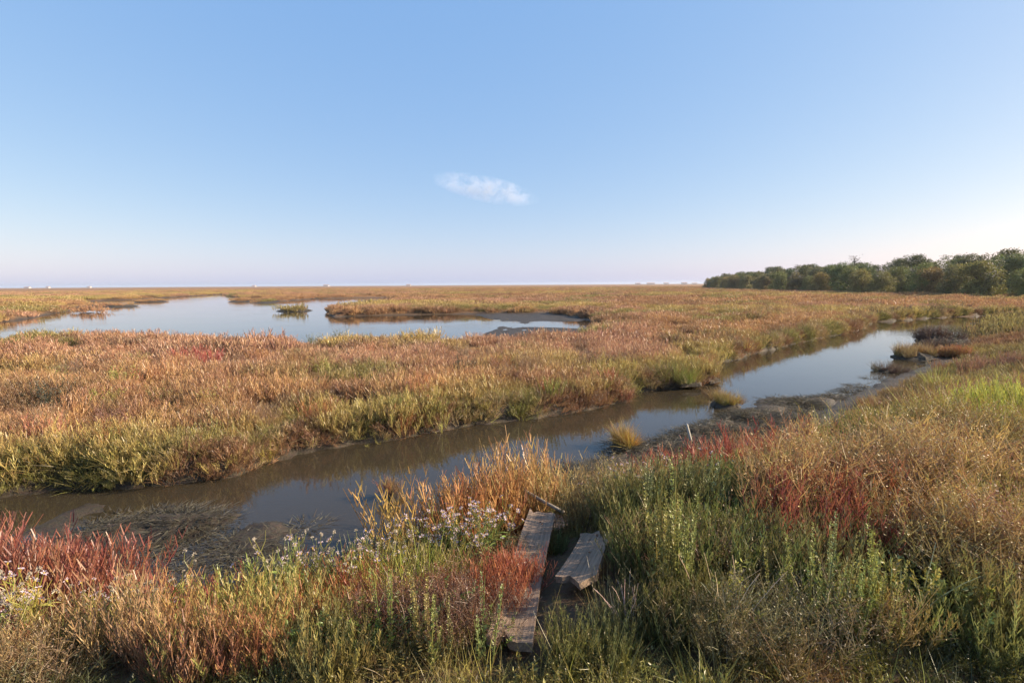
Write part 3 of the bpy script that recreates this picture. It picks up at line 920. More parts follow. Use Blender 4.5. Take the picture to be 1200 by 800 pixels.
cluster('wiry', 2.45, 2.4, .6, .3, 22, .85, (.3, .19, .08), 'rusty tan wiry bush at the bank top', 'bush', 'rusty tan bushes at the bank top', 27)
cluster('spire', .72, 2.2, .08, .1, 6, .95, (.2, .2, .06), 'upright green seed stalk in front of the short plank', 'stalk', 'seed stalks before the short plank', 28)
cluster('spire', 1.0, 3.0, .35, .2, 8, .9, (.15, .15, .06), 'grey green seed stalk rising from dark bushes', 'stalk', 'seed stalks among the dark bushes', 29)
cluster('stems', 1.0, 2.02, .25, .08, 7, .8, (.5, .42, .28), 'pale bleached dry stalk near the upright green herbs', 'stalk', 'bleached dry stalks', 30)
cluster('stems', .45, 2.08, .15, .06, 3, .7, (.5, .42, .3), 'thin straw coloured dry stalk beside the seed stalks', 'stalk', 'straw stalks by the planks', 31)
cluster('grass', 4.6, 5.2, .8, .7, 36, 1.0, (.33, .30, .055), 'large yellow green grass tuft on the bank', 'grass', 'yellow green tufts along the right bank', 32)
cluster('sea', 3.2, 2.9, .5, .3, 16, .85, (.27, .22, .075), 'straw yellow upright bush among the tan wiry bushes', 'bush', 'straw yellow bushes at the bank top', 66)
cluster('sea', 5.6, 5.4, .9, .5, 24, 1.0, (.30, .285, .065), 'lemon green upright bush beside the large grass tufts', 'bush', 'lemon green bushes on the bank', 67)
cluster('glasswort', 3.3, 4.2, .5, .3, 10, .8, (.25, .12, .065), 'rust coloured glasswort bush between tan and olive bushes', 'glasswort', 'rust glasswort on the bank', 68)
cluster('wiry', 3.9, 4.3, .8, .4, 18, .95, (.24, .17, .065), 'brown wiry bush between yellow grass tufts', 'bush', 'brown bushes between the grass tufts', 33)
cluster('sea', 3.5, 5.1, .8, .4, 22, .8, (.16, .15, .045), 'dark olive bush above the muddy creek edge', 'bush', 'dark olive bushes above the mud', 34)
cluster('wiry', 7.2, 7.2, 1.1, .8, 26, .85, (.27, .16, .075), 'russet wiry bush on the bank beyond the yellow grass', 'bush', 'russet bushes along the bank', 35)
cluster('grass', 9.3, 8.4, 1.3, .9, 26, 1.0, (.32, .28, .065), 'olive grass tuft on the bank beyond the russet bushes', 'grass', 'olive grass along the bank', 36)
cluster('glasswort', 11.6, 11.6, 1.2, .8, 20, .85, (.2, .115, .07), 'purplish brown bush on the bank above the dark tussocks', 'bush', 'purple brown bushes on the bank', 37)

# ------------------------------------------------------------------ sea asters with their flower heads
def plain(name, rgb, rough=.7):
    m, n, l = new_mat(name)
    out = n.new('ShaderNodeOutputMaterial')
    p = n.new('ShaderNodeBsdfPrincipled')
    co = n.new('ShaderNodeTexCoord').outputs['Object']
    t = noise_node(n, l, 60, 3, .6, co)
    r = ramp(n, [(.35, tuple(v * .75 for v in rgb)), (.65, rgb)])
    l.new(t.outputs['Fac'], r.inputs[0])
    l.new(r.outputs[0], p.inputs['Base Color'])
    p.inputs['Roughness'].default_value = rough
    l.new(p.outputs[0], out.inputs['Surface'])
    return m
PETAL, DISC, FLUFF = plain('lilac_petal', (.46, .37, .43)), plain('yellow_disc', (.42, .28, .05)), plain('seed_fluff', (.42, .36, .28))

def flower_mesh(seed):
    q = np.random.default_rng(seed)
    g = Geo()
    k = 13
    a = np.arange(k) * 6.283 / k + q.normal(0, .08, k)
    d = unit(np.stack([np.cos(a), np.sin(a), q.uniform(.05, .6, k)], 1))
    g.leaves(d * .003 + np.array([0, 0, .008]), d, .0135 * q.uniform(.8, 1.15, k), .0055, np.full(k, .7), q, .05)
    np_ = len(g.f)
    g.tube([(0, 0, -.006), (0, 0, .0), (0, 0, .007), (0, 0, .0105)], [.002, .0042, .0056, .003], 7, .5)
    me_ = g.build('flower_head', PETAL)
    me_.materials.append(DISC)
    for i, p in enumerate(me_.polygons):
        p.material_index = 0 if i < np_ else 1
    return me_
def fluff_mesh(seed):
    q = np.random.default_rng(seed)
    g = Geo()
    k = 34
    d = unit(q.normal(0, 1, (k, 3)) + np.array([0, 0, .5]))
    g.strips(np.zeros((k, 3)), d, .012 * q.uniform(.7, 1.1, k), .0024, np.zeros((k, 3)), np.full(k, .6), 1, .9, q)
    return g.build('seed_head', FLUFF)
HEADS = [flower_mesh(700 + i) for i in range(3)]
FLUFFS = [fluff_mesh(720 + i) for i in range(2)]
def aster_stem_mesh(seed, h=.4):
    q = np.random.default_rng(seed)
    g = Geo()
    top = []
    lean = np.array([q.normal(0, .07), q.normal(0, .07), 0])
    pt = lambda s: np.array([0, 0, -.03]) + np.array([0, 0, h]) * s + lean * s * s
    g.tube([pt(s) for s in (0, .35, .7, 1)], [.0038, .0032, .0025, .0015], 5, .4)
    top.append(pt(1.0))
    for k in range(7):
        s = q.uniform(.55, .93)
        a = q.uniform(0, 6.28)
        e = pt(s) + np.array([math.cos(a), math.sin(a), 0]) * q.uniform(.03, .075) + np.array([0, 0, q.uniform(.05, .1)])
        m_ = (pt(s) + e) / 2 + np.array([math.cos(a), math.sin(a), -.4]) * .012
        g.tube([pt(s), m_, e], [.0018, .0014, .001], 4, .5)
        top.append(e)
    leafs = [(pt(s), q.uniform(0, 6.28)) for s in q.uniform(.12, .7, 6)]
    return g.build('stem', VEG_O), top, leafs
ASTEMS = [aster_stem_mesh(740 + i) for i in range(4)]
def leaf_mesh():
    g = Geo()
    w_, L_ = .0075, .075
    v = []
    for i in range(5):
        s = i / 4
        ww = w_ * math.sin(math.pi * (s * .86 + .1)) ** .8
        c_ = np.array([L_ * s, 0, .03 * s - .035 * s * s])
        v += [c_ + (0, -ww, .002), c_ + (0, 0, 0), c_ + (0, ww, .002)]
    f = []
    for i in range(4):
        for j in range(2):
            f.append((3 * i + j, 3 * i + j + 1, 3 * i + j + 4, 3 * i + j + 3))
    g.add(v, f, np.full(len(v), .55))
    return g.build('leaf', VEG_O)
LEAF = leaf_mesh()

def aster(x, y, size, nst, label, group, q, white=.3, gcol=(.2, .21, .05)):
    t = empty('sea_aster', (x, y, hz(x, y)), q.uniform(0, 6.28), size)
    for k in range(nst):
        me_, top, leafs = q.choice(ASTEMS)
        a = 6.28 * k / nst + q.uniform(-.4, .4)
        st = link_mesh('stem', me_, None, t, (math.cos(a) * .03, math.sin(a) * .03, 0), (q.gauss(0, .16), q.gauss(0, .16), q.uniform(0, 6.28)), (1, 1, q.uniform(.75, 1.1)), tuple(v * q.uniform(.8, 1.1) for v in gcol))
        for p in top:
            if q.random() < .4:
                continue
            if q.random() < white:
                link_mesh('seed_head', q.choice(FLUFFS), None, st, tuple(p), (q.gauss(0, .4), q.gauss(0, .4), 0), q.uniform(.8, 1.2))
            else:
                link_mesh('flower_head', q.choice(HEADS), None, st, tuple(p), (q.gauss(0, .5), q.gauss(0, .5), q.uniform(0, 6)), q.uniform(.75, 1.15))
        for p, a2 in leafs:
            link_mesh('leaf', LEAF, None, st, tuple(p), (0, q.uniform(-.7, .1), a2), q.uniform(.7, 1.2), tuple(v * q.uniform(.8, 1.25) for v in gcol))
    return tag(t, label, 'aster', group)

def asters(cx, cy, rx, ry, n, size, nst, label, group, seed, white, gcol=(.2, .21, .05)):
    q = random.Random(seed)
    for k in range(n):
        x, y = cx + q.gauss(0, rx * .6), cy + q.gauss(0, ry * .6)
        if inside(np.array([x]), np.array([y]), PLANK_CLEAR)[0]:
            x -= .35
        aster(x, y, size * q.uniform(.85, 1.15), nst, label, group, q, white, gcol)
asters(-.38, 3.25, .3, .3, 11, 1.15, 6, 'lilac flowering sea aster left of the long plank', 'lilac asters left of the plank', 51, .25)
asters(-.82, 2.85, .25, .2, 6, 1.0, 5, 'sea aster with pale seed heads at the dark water edge', 'asters at the water edge', 52, .55)
asters(-1.85, 2.5, .22, .14, 5, .9, 5, 'white seeding sea aster between red and orange glasswort', 'white asters between the glasswort', 53, .85)
asters(-2.2, 2.12, .12, .08, 3, 1.05, 5, 'yellow green sea aster in front of the red glasswort mass', 'asters before the red glasswort', 54, .5, (.32, .30, .07))
asters(-1.32, 2.72, .1, .08, 3, 1.05, 5, 'light green sea aster leaning over the mud', 'light green asters over the mud', 55, .5, (.24, .28, .07))
asters(.95, 3.9, .35, .2, 6, 1.05, 5, 'pink tinged sea aster behind the short plank', 'asters behind the short plank', 56, .3)
asters(1.5, 4.55, .4, .15, 5, 1.0, 5, 'pale sea aster among crimson glasswort', 'asters among the crimson glasswort', 57, .4)

# ------------------------------------------------------------------ tussocks in the creek and plants along the far bank
def mound(x, y, r, colour, n, size, label, name='tussock', fam='grass', lift=.0):
    """a small mud root mass with its tuft growing on top"""
    q = random.Random(int(x * 100))
    t = empty(name, (x, y, max(hz(x, y), 0.) + lift))
    g = Geo()
    k, rings = 18, 5
    v, f = [], []
    for i in range(rings):
        a = i / (rings - 1)
        for j in range(k):
            th = 6.2832 * j / k
            rr_ = r * (1.0 - .75 * a ** 2) * (1 + .22 * math.sin(3 * th + x) + .15 * math.sin(7 * th + y) + q.uniform(-.08, .08))
            v.append((math.cos(th) * rr_, math.sin(th) * rr_, -.12 + (.12 * r / .4 + .06) * a + q.uniform(-.015, .015)))
    for i in range(rings - 1):
        for j in range(k):
            f.append((i * k + j, i * k + (j + 1) % k, (i + 1) * k + (j + 1) % k, (i + 1) * k + j))
    f.append(tuple(range((rings - 1) * k, rings * k)))
    g.add(v, f, np.full(len(v), .4))
    me_ = g.build('root_mass', GROUND_M)
    nv = len(me_.vertices)
    for nm, val in (('soil', 1.), ('wet', .6)):
        at_ = me_.attributes.new(nm, 'FLOAT', 'POINT')
        at_.data.foreach_set('value', np.full(nv, val, np.float32))
    link_mesh('root_mass', me_, None, t)
    for k in range(n):
        a, d_ = q.uniform(0, 6.28), r * 1.0 * math.sqrt(q.random())
        lean = d_ / r * .5
        o = link_mesh('tuft', q.choice(FAM[fam][1]), None, t, (math.cos(a) * d_, math.sin(a) * d_, (.04 - .05 * d_ / r) * r / .4), (-math.sin(a) * lean + q.gauss(0, .1), math.cos(a) * lean + q.gauss(0, .1), q.uniform(0, 6)), size * q.uniform(.8, 1.2), tuple(c_ * q.uniform(.8, 1.2) for c_ in colour))
        o['kind'] = 'stuff'
    return tag(t, label, 'tussock')
mound(1.52, 6.86, .14, (.33, .19, .06), 9, .7, 'small golden grass tussock on the wet mud by the white stake', fam='grass')
mound(3.95, 9.3, .24, (.27, .19, .06), 14, .55, 'low yellow tussock standing in the middle of the creek', fam='grass')
mound(12.0, 15.1, .5, (.24, .16, .07), 26, .85, 'broad dark based tussock at the water edge', fam='grass', lift=.02)
mound(16.2, 19.4, .7, (.085, .06, .04), 24, 1.0, 'dark brown tussock jutting into the far end of the creek', fam='leafy', lift=.02)
mound(13.0, 14.9, .35, (.28, .13, .055), 12, .7, 'small rusty red tussock behind the broad dark one', fam='glasswort', lift=.02)
mound(13.9, 16.4, .5, (.09, .065, .045), 16, .9, 'blackish tussock between the broad tussock and the far end of the creek', fam='leafy', lift=.02)
mound(9.6, 12.9, .35, (.10, .08, .05), 14, .6, 'low dark tussock on the mud bar of the creek', fam='grass', lift=.02)
mound(-1.28, 5.22, .1, (.22, .12, .06), 3, .3, 'tiny reddish tussock on a mud patch in the creek', fam='glasswort')
mound(3.5, 11.2, .55, (.20, .18, .05), 26, .85, 'rounded yellow green tussock at the corner of the far bank', fam='grass', lift=-.12)
mound(4.3, 11.65, .42, (.23, .18, .055), 18, .85, 'rounded olive tussock at the tip of the far bank', fam='grass', lift=-.12)

q = random.Random(77)
LB = []
for (ax, ay), (bx, by) in zip(FAR_BANK[2:22], FAR_BANK[3:23]):
    L_ = math.hypot(bx - ax, by - ay)
    for k in range(max(1, int(L_ / (.26 if ay < 12 else .5)))):
        t_ = q.random()
        off = q.uniform(-.02, .5)
        LB.append((ax + (bx - ax) * t_ - (by - ay) / L_ * off, ay + (by - ay) * t_ + (bx - ax) / L_ * off))
for x, y in LB:
    if hz(x, y) < .01:
        continue
    u_ = q.random()
    if u_ < .3:
        plant('grass', x, y, q.uniform(.5, .8), (.28, .225, .06), 'yellow grass tuft hanging over the far creek bank', 'grass', 'yellow tufts on the far bank', rr=q)
    elif u_ < .62:
        plant('sea', x, y, q.uniform(.55, .85), (.23, .195, .06), 'olive bush on the edge of the far creek bank', 'bush', 'olive bushes on the far bank', rr=q, parts=False)
    elif u_ < .88:
        plant('glasswort', x, y, q.uniform(.65, .95), (.27, .11, .05), 'rusty glasswort bush on the edge of the far creek bank', 'glasswort', 'rusty glasswort on the far bank', rr=q, parts=False)
    else:
        plant('wiry', x, y, q.uniform(.65, .95), (.16, .10, .055), 'dead brown wiry bush on the edge of the far creek bank', 'bush', 'dead bushes on the far bank', rr=q, parts=False)
for x, y in ((19.6, 29.2), (21.2, 29.9), (23.0, 30.9), (24.3, 31.6), (25.8, 32.2), (27.3, 32.9), (28.8, 33.7), (30.4, 34.3)):
    plant('leafy', x, y, q.uniform(1.3, 1.8), (.075, .055, .035), 'dark brown bush on the bank at the far end of the creek', 'bush', 'dark bushes at the far end of the creek', rr=q, parts=False)
for k in range(90):
    y = q.uniform(6.2, 14.5)
    x = q.uniform(-.95, .42) * y
    pl1 = plan(np.array([x]), np.array([y]))
    if pl1[0][0] or pl1[1][0] or pl1[3][0] > pl1[2][0] or pl1[3][0] < .5 or hz(x, y) < .15:
        continue
    u_ = q.random()
    if u_ < .45:
        plant('glasswort', x, y, q.uniform(.8, 1.2), (.34, .175, .085), 'orange brown glasswort bush standing above the marsh carpet', 'glasswort', 'orange bushes in the marsh', rr=q, parts=False)
    elif u_ < .75:
        plant('leafy', x, y, q.uniform(.75, 1.05), (.25, .215, .06), 'yellow green bush among the orange glasswort of the marsh', 'bush', 'yellow green bushes in the marsh', rr=q, parts=False)
    else:
        plant('wiry', x, y, q.uniform(.8, 1.1), (.22, .14, .08), 'dry brown wiry bush among the orange glasswort of the marsh', 'bush', 'dry bushes in the marsh', rr=q, parts=False)
for x, y, s_, c_, lb in ((-1.0, 10.6, 1.1, (.06, .065, .03), 'dark green bush standing in the orange marsh'), (1.9, 11.2, 1.15, (.075, .055, .035), 'dark brown bush near the notch in the far bank'),
                         (-7.6, 8.2, 1.2, (.05, .055, .03), 'blackish green bush in the marsh by the left of the creek'), (-6.6, 16.9, 1.0, (.17, .17, .05), 'green bush at the near shore of the pond'),
                         (-4.9, 17.1, 1.0, (.2, .19, .05), 'yellowish green bush beside the pond shore'), (-5.7, 17.0, 1.25, (.13, .14, .045), 'tall dull green bush on the pond shore between two lighter bushes'),
                         (-8.0, 12.6, 1.3, (.33, .07, .05), 'bright red glasswort patch in the middle of the marsh'), (-7.4, 12.4, 1.2, (.30, .065, .05), 'dark red glasswort patch beside the bright red one')):
    plant('leafy' if 'glasswort' not in lb else 'glasswort', x, y, s_, c_, lb, 'bush', None, rr=q)

# ------------------------------------------------------------------ broken planks, pole and stake
def board(name, L_, W_, T_, seed, notch=.04):
    """an old board along +Y from the origin: ragged ends, split edges, slight warp"""
    q = np.random.default_rng(seed)
    ny, nx = 26, 7
    v, f = [], []
    end = q.normal(0, notch, nx)
    end2 = q.normal(0, notch, nx)
    for side in (1, -1):
        for i in range(ny + 1):
            s = i / ny
            for j in range(nx):
                u = j / (nx - 1) - .5
                y_ = s * L_ + (end[j] * smooth(.8, 1, s) + end2[j] * smooth(.2, 0, s))
                wv = W_ * (1 + .05 * math.sin(5 * s + seed)) + (q.normal(0, .0015) if abs(u) > .45 else 0)
                v.append((u * wv + .012 * math.sin(2.2 * s + seed), float(y_), side * T_ / 2 + .012 * math.sin(3 * s) * u + q.normal(0, .0003) + .01 * u * u * 4))
    n1 = (ny + 1) * nx
    for i in range(ny):
        for j in range(nx - 1):
            a = i * nx + j
            f.append((a, a + 1, a + nx + 1, a + nx))
            f.append((n1 + a, n1 + a + nx, n1 + a + nx + 1, n1 + a + 1))
        a, b = i * nx, i * nx + nx - 1
        f.append((a, a + nx, n1 + a + nx, n1 + a))
        f.append((b, n1 + b, n1 + b + nx, b + nx))
    for j in range(nx - 1):
        f.append((j, n1 + j, n1 + j + 1, j + 1))
        k_ = ny * nx + j
        f.append((k_, k_ + 1, n1 + k_ + 1, n1 + k_))
    me_ = bpy.data.meshes.new(name)
    me_.from_pydata([tuple(map(float, p)) for p in v], [], f)
    me_.materials.append(WOOD_M)
    me_.update()
    return me_
def nail_mesh():
    g = Geo()
    g.tube([(0, 0, -.01), (0, 0, .002), (0, 0, .004)], [.004, .007, .006], 8)
    return g.build('nail', plain('rusty_iron', (.16, .065, .03)))
NAIL = nail_mesh()
def lay(name, x0, y0, x1, y1, z0, z1, W_, T_, seed, roll, label, notch=.04):
    L_ = math.dist((x0, y0, z0), (x1, y1, z1))
    t = empty(name, (x0, y0, z0), 0)
    t.rotation_mode = 'XYZ'
    t.rotation_euler = (math.asin((z1 - z0) / L_), roll, math.atan2(-(x1 - x0), y1 - y0))
    link_mesh('board', board(name, L_, W_, T_, seed, notch), None, t)
    for yy in (L_ * .86, L_ * .84, L_ * .5):
        link_mesh('nail', NAIL, None, t, (W_ * random.uniform(-.3, .3), yy, T_ / 2 + .002))
    return tag(t, label, 'plank')
lay('plank', -.02, 1.9, .24, 3.62, .82, .56, .185, .035, 3, .05, 'long weathered grey plank leading to the creek', .02)
lay('plank', .27, 2.28, .53, 3.02, .83, .73, .19, .03, 8, -.16, 'short broken brown plank tilted beside the long one', .06)
lay('plank', .2, 3.55, .42, 4.05, .46, .33, .24, .04, 5, .1, 'dark stub of board below the end of the long plank', .03)
g = Geo()
pp = [np.array((-.02, 4.15, .60)), np.array((.1, 4.0, .585)), np.array((.26, 3.82, .56)), np.array((.38, 3.68, .55))]
g.tube(pp, [.010, .013, .014, .014], 9)
me_ = g.build('pole', POLE_M)
for p in me_.polygons: p.use_smooth = True
tag(link_mesh('pole', me_), 'thin bleached wooden pole lying across the end of the long plank', 'pole')
g = Geo()
g.tube([(2.52, 6.95, -.15), (2.50, 6.97, .05), (2.44, 7.0, .29), (2.435, 7.0, .295)], [.02, .02, .018, .012], 8)
me_ = g.build('stake', plain('pale_stake', (.36, .33, .28)))
for p in me_.polygons: p.use_smooth = True
tag(link_mesh('stake', me_), 'white wooden stake leaning out of the creek mud', 'stake')
g = Geo()
g.tube([(-.28, 2.42, .80), (-.18, 2.40, .79), (-.06, 2.42, .785)], [.004, .005, .003], 6)
tag(link_mesh('reed_stem', g.build('reed_stem', POLE_M)), 'short pale reed stem lying over the dark red glasswort', 'reed')

# ------------------------------------------------------------------ weed strewn over the mud
WEED = [shape_grass(VEG_I, 800 + i, blades=34, r=.16, h=.055, w=.010, lean=2.0, droop=.5) for i in range(4)]
bx_ = []
for bx0, by0, br, bq in MUD_BARS:
    k = int(420 * br) if br > .4 else 6
    u, v_ = rng.normal(0, br * .8, k), rng.normal(0, bq * .8, k)
    ca, sa = math.cos(.62), math.sin(.62)
    bx_.append(np.stack([bx0 + u * ca - v_ * sa, by0 + u * sa + v_ * ca], 1))
k = 6500                                             # and along the mud shelf under the near bank
i_ = rng.integers(5, len(NEAR_BANK) - 5, k)
nb = np.array(NEAR_BANK)
u = rng.uniform(0, 1, (k, 1))
bx_.append(nb[i_] * u + nb[i_ + 1] * (1 - u) + rng.normal(0, .6, (k, 2)))
xy = np.concatenate(bx_)
x, y = xy[:, 0], xy[:, 1]
pl = plan(x, y)
z = height(x, y, pl)
ok = (z > -.035) & pl[0] & (fbm(x, y, .5, 811) > .46)
x, y, z = x[ok], y[ok], np.maximum(z[ok], .0) + .004
s = rng.uniform(.6, 1.6, len(x))
wc = np.array((.075, .064, .042)) * rng.uniform(.5, 1.7, (len(x), 1))
cover('water_weed', WEED, x, y, z, np.stack([s, s, s * .22], 1), wc, 'dark weed strewn over the wet mud in the creek', tilt=.08)

# ------------------------------------------------------------------ the wood beyond the marsh
def tree_meshes(seed, h, w, clumps, leaf, flat=1.0):
    q = np.random.default_rng(seed)
    tg = Geo()
    tp = [np.array((0, 0, -.3))]
    for i in range(1, 6):
        tp.append(np.array((q.normal(0, .12), q.normal(0, .12), h * .13 * i)))
    tg.tube(tp, [.2, .17, .15, .12, .09, .05], 7, .4)
    lobes = []
    for i in range(9):
        a = q.uniform(0, 6.283)
        rr_ = w * q.uniform(.1, .62)
        zz = h * q.uniform(.25, .82)
        lobes.append((math.cos(a) * rr_, math.sin(a) * rr_, zz, w * q.uniform(.28, .46), h * q.uniform(.12, .22) * flat))
        tg.tube([tp[2] + (0, 0, q.uniform(-.3, .3)), np.array((math.cos(a) * rr_ * .5, math.sin(a) * rr_ * .5, zz * .75)), np.array((math.cos(a) * rr_, math.sin(a) * rr_, zz))], [.08, .055, .02], 5, .4)
    lobes.append((0, 0, h * .86, w * .3, h * .14 * flat))
    lobes += [(math.cos(t) * w * .55, math.sin(t) * w * .55, h * .16, w * .36, h * .17) for t in np.arange(0, 6.2, 1.25)]
    cg = Geo()
    for lx, ly, lz, lr, lh in lobes:
        k = clumps
        d = unit(q.normal(0, 1, (k, 3)))
        rr_ = q.uniform(.55, 1.08, k) ** .6
        cen = np.stack([lx + d[:, 0] * lr * rr_, ly + d[:, 1] * lr * rr_, lz + d[:, 2] * lh * rr_], 1)
        per = 12
        ci = np.repeat(np.arange(k), per)
        b = cen[ci] + q.normal(0, .16, (k * per, 3))
        b[:, 2] = np.maximum(b[:, 2], .02)
        ld = unit(q.normal(0, 1, (k * per, 3)) + (0, 0, .3))
        ti = np.clip(q.uniform(.2, .8, k)[ci] + q.normal(0, .13, k * per), 0, 1)
        cg.leaves(b, ld, leaf * q.uniform(.7, 1.3, k * per), leaf * .6, ti, q)
    return tg.build('trunk', BARK_M), cg.build('crown', VEG_O)
OAK = [tree_meshes(900 + i, 6.0, 3.4, 60, .20) for i in range(3)]
PINE = [tree_meshes(920 + i, 6.6, 3.6, 60, .19, .75) for i in range(2)]
TAM = [tree_meshes(940 + i, 4.6, 3.0, 54, .19, 1.15) for i in range(2)]
def tree(kind, x, y, s_, c_, label, group, q):
    t = empty({'oak': 'bushy_tree', 'pine': 'pine_tree', 'tam': 'tamarisk_tree'}[kind], (x, y, hz(x, y)), q.uniform(0, 6.28), s_ * .93)
    tm, cm = q.choice({'oak': OAK, 'pine': PINE, 'tam': TAM}[kind])
    link_mesh('trunk', tm, None, t)
    o = link_mesh('crown', cm, None, t, color=tuple(v * q.uniform(.85, 1.15) for v in c_))
    o['kind'] = 'stuff'
    return tag(t, label, 'tree', group)
FRONT = [(64, 44), (62, 60), (62, 78), (62.5, 95), (65, 128), (70, 160), (78, 205)]
q = random.Random(5)
seg_ = list(zip(FRONT[:-1], FRONT[1:]))
for row, (off, step) in enumerate(((0., 3.6), (5, 4.6), (11, 4.2), (17, 6.0))):
    for (ax, ay), (bx, by) in seg_:
        L_ = math.hypot(bx - ax, by - ay)
        k = max(1, int(L_ / step / (1 + ay / 260)))
        for i in range(k):
            t_ = (i + q.uniform(.1, .9)) / k
            x, y = ax + (bx - ax) * t_ + off + q.uniform(-1.2, 1.2), ay + (by - ay) * t_ + q.uniform(-1, 1)
            if row == 0:
                u_ = q.random()
                if u_ < .55:
                    tree('tam', x, y, q.uniform(.75, 1.05), (.21, .175, .06), 'olive tamarisk shrub tree at the front edge of the wood', 'tamarisks along the wood edge', q)
                else:
                    tree('oak', x, y, q.uniform(.68, .88), (.135, .14, .046), 'dark green bushy tree at the front edge of the wood', 'bushy trees along the wood edge', q)
            elif row == 1:
                tree('oak', x, y, q.uniform(.82, 1.08), (.12, .13, .043), 'tall green tree rising behind the wood edge', 'tall trees behind the wood edge', q)
            else:
                tree('pine', x, y, q.uniform(.9, 1.2), (.085, .10, .036), 'dark pine with a rounded crown deep in the wood', 'pines deep in the wood', q)
g = Geo()
g.tube([(0, 0, -.3), (.1, .05, 2.5), (.0, .1, 5), (.25, 0, 6.6), (.3, .1, 8.2)], [.2, .16, .11, .07, .02], 6)
qq = np.random.default_rng(3)
for i in range(26):
    zz = qq.uniform(4.2, 7.9)
    a = qq.uniform(0, 6.28)
    L_ = (9.2 - zz) * .42
    p0 = np.array((.15, .05, zz))
    p1 = p0 + np.array((math.cos(a), math.sin(a), .7)) * L_ * .5
    g.tube([p0, p1, p1 + np.array((math.cos(a + .4), math.sin(a + .4), .9)) * L_ * .5], [.05, .03, .012], 4)
t = empty('dead_tree', (67.5, 102, hz(67.5, 102)), 0, .86)
link_mesh('trunk', g.build('trunk', BARK_M), None, t)
g = Geo()
k = 90
b = np.stack([qq.normal(.15, .6, k), qq.normal(.1, .6, k), qq.uniform(5.8, 8.4, k)], 1)
g.leaves(b, unit(qq.normal(0, 1, (k, 3))), .3, .14, qq.uniform(.3, .8, k), qq)
o = link_mesh('sparse_foliage', g.build('sparse_foliage', VEG_O), None, t, color=(.09, .075, .045)); o['kind'] = 'stuff'
tag(t, 'thin almost bare tree sticking up above the wood', 'tree')

# ------------------------------------------------------------------ a few pale buildings on the horizon
WALL, ROOF = plain('pale_render', (.62, .58, .55)), plain('roof_tile', (.35, .2, .15))
def house(x, y, w_, d_, h_, label):
    t = empty('distant_house', (x, y, .25))
    def box(nm, x0, x1, y0, y1, z0, z1, mat):
        me_ = bpy.data.meshes.new(nm)
        v = [(a, b, c_) for c_ in (z0, z1) for a, b in ((x0, y0), (x1, y0), (x1, y1), (x0, y1))]
        me_.from_pydata(v, [], [(0, 3, 2, 1), (4, 5, 6, 7), (0, 1, 5, 4), (1, 2, 6, 5), (2, 3, 7, 6), (3, 0, 4, 7)])
        me_.update()
        return link_mesh(nm, me_, mat, t)
    box('wall', -w_ / 2, w_ / 2, -d_ / 2, d_ / 2, -.5, h_, WALL)
    me_ = bpy.data.meshes.new('roof')
    e = .5
    me_.from_pydata([(-w_ / 2 - e, -d_ / 2 - e, h_ + .02), (w_ / 2 + e, -d_ / 2 - e, h_ + .02), (w_ / 2 + e, d_ / 2 + e, h_ + .02), (-w_ / 2 - e, d_ / 2 + e, h_ + .02), (-w_ / 2 - e, 0, h_ + 2.2), (w_ / 2 + e, 0, h_ + 2.2)],
                    [], [(0, 1, 5, 4), (2, 3, 4, 5), (0, 4, 3), (1, 2, 5), (0, 3, 2, 1)])
    me_.update()
    link_mesh('roof', me_, ROOF, t)
    return tag(t, label, 'house', 'pale houses on the horizon')
q = random.Random(9)
for px_ in (-.94, -.90, -.82, -.50, -.36, .245, .27, .30, .335, .355, -.20):
    y = q.uniform(1500, 1900)
    house(px_ * y, y, q.uniform(10, 26), 9, q.uniform(2.6, 4.2), 'tiny pale house far off on the flat horizon')

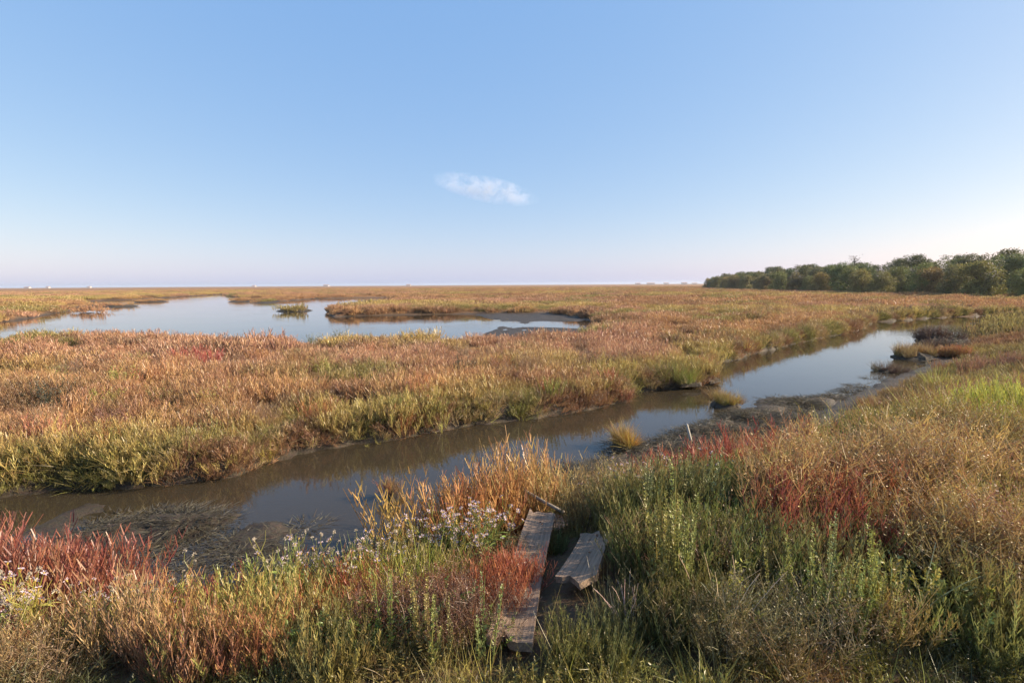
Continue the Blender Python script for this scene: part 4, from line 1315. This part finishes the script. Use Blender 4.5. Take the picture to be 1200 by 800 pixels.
# ------------------------------------------------------------------ the one wisp of cloud
def cloud_mat():
    m, n, l = new_mat('cloud_vapour')
    out = n.new('ShaderNodeOutputMaterial')
    co = n.new('ShaderNodeTexCoord').outputs['Object']
    v = n.new('ShaderNodeVolumePrincipled')
    v.inputs['Color'].default_value = (.92, .96, 1, 1)
    v.inputs['Anisotropy'].default_value = .3
    ln = n.new('ShaderNodeVectorMath'); ln.operation = 'LENGTH'
    l.new(co, ln.inputs[0])
    fall = maprange(n, l, ln.outputs['Value'], 1.0, .1, 0, 1)
    mp = n.new('ShaderNodeMapping'); mp.inputs['Scale'].default_value = (3.2, 1.5, .9); mp.inputs['Rotation'].default_value = (0, .35, 0)
    l.new(co, mp.inputs['Vector'])
    nz = noise_node(n, l, 1.0, 7, .68, mp.outputs[0])
    nz.inputs['Distortion'].default_value = .6
    mu = n.new('ShaderNodeMath'); mu.operation = 'MULTIPLY'
    l.new(fall, mu.inputs[0])
    l.new(maprange(n, l, nz.outputs['Fac'], .46, .72, 0, 1), mu.inputs[1])
    m2 = n.new('ShaderNodeMath'); m2.operation = 'MULTIPLY'; m2.inputs[1].default_value = CLOUD_DENSITY
    l.new(mu.outputs[0], m2.inputs[0])
    l.new(m2.outputs[0], v.inputs['Density'])
    l.new(v.outputs[0], out.inputs['Volume'])
    return m
CLOUD_DENSITY = .015
import bmesh
bm = bmesh.new()
bmesh.ops.create_icosphere(bm, subdivisions=4, radius=1)
me_ = bpy.data.meshes.new('cloud'); bm.to_mesh(me_); bm.free()
cl = link_mesh('cloud', me_, cloud_mat(), None, (-290, 6000, 1085), (0, math.radians(11), .1), (640, 300, 150))
tag(cl, 'small thin wisp of white cloud in the clear blue sky', 'cloud')

# ------------------------------------------------------------------ sea haze
def haze_mat():
    m, n, l = new_mat('haze_air')
    out = n.new('ShaderNodeOutputMaterial')
    v = n.new('ShaderNodeVolumePrincipled')
    v.inputs['Color'].default_value = (.80, .89, 1, 1)
    v.inputs['Density'].default_value = .00018
    v.inputs['Anisotropy'].default_value = .2
    l.new(v.outputs[0], out.inputs['Volume'])
    return m
bm = bmesh.new()
bmesh.ops.create_cube(bm, size=1)
me_ = bpy.data.meshes.new('haze'); bm.to_mesh(me_); bm.free()
tag(link_mesh('haze', me_, haze_mat(), None, (0, 0, 5.5), None, (8700, 8700, 14.0)), 'pale sea haze over the far marsh', kind='stuff')
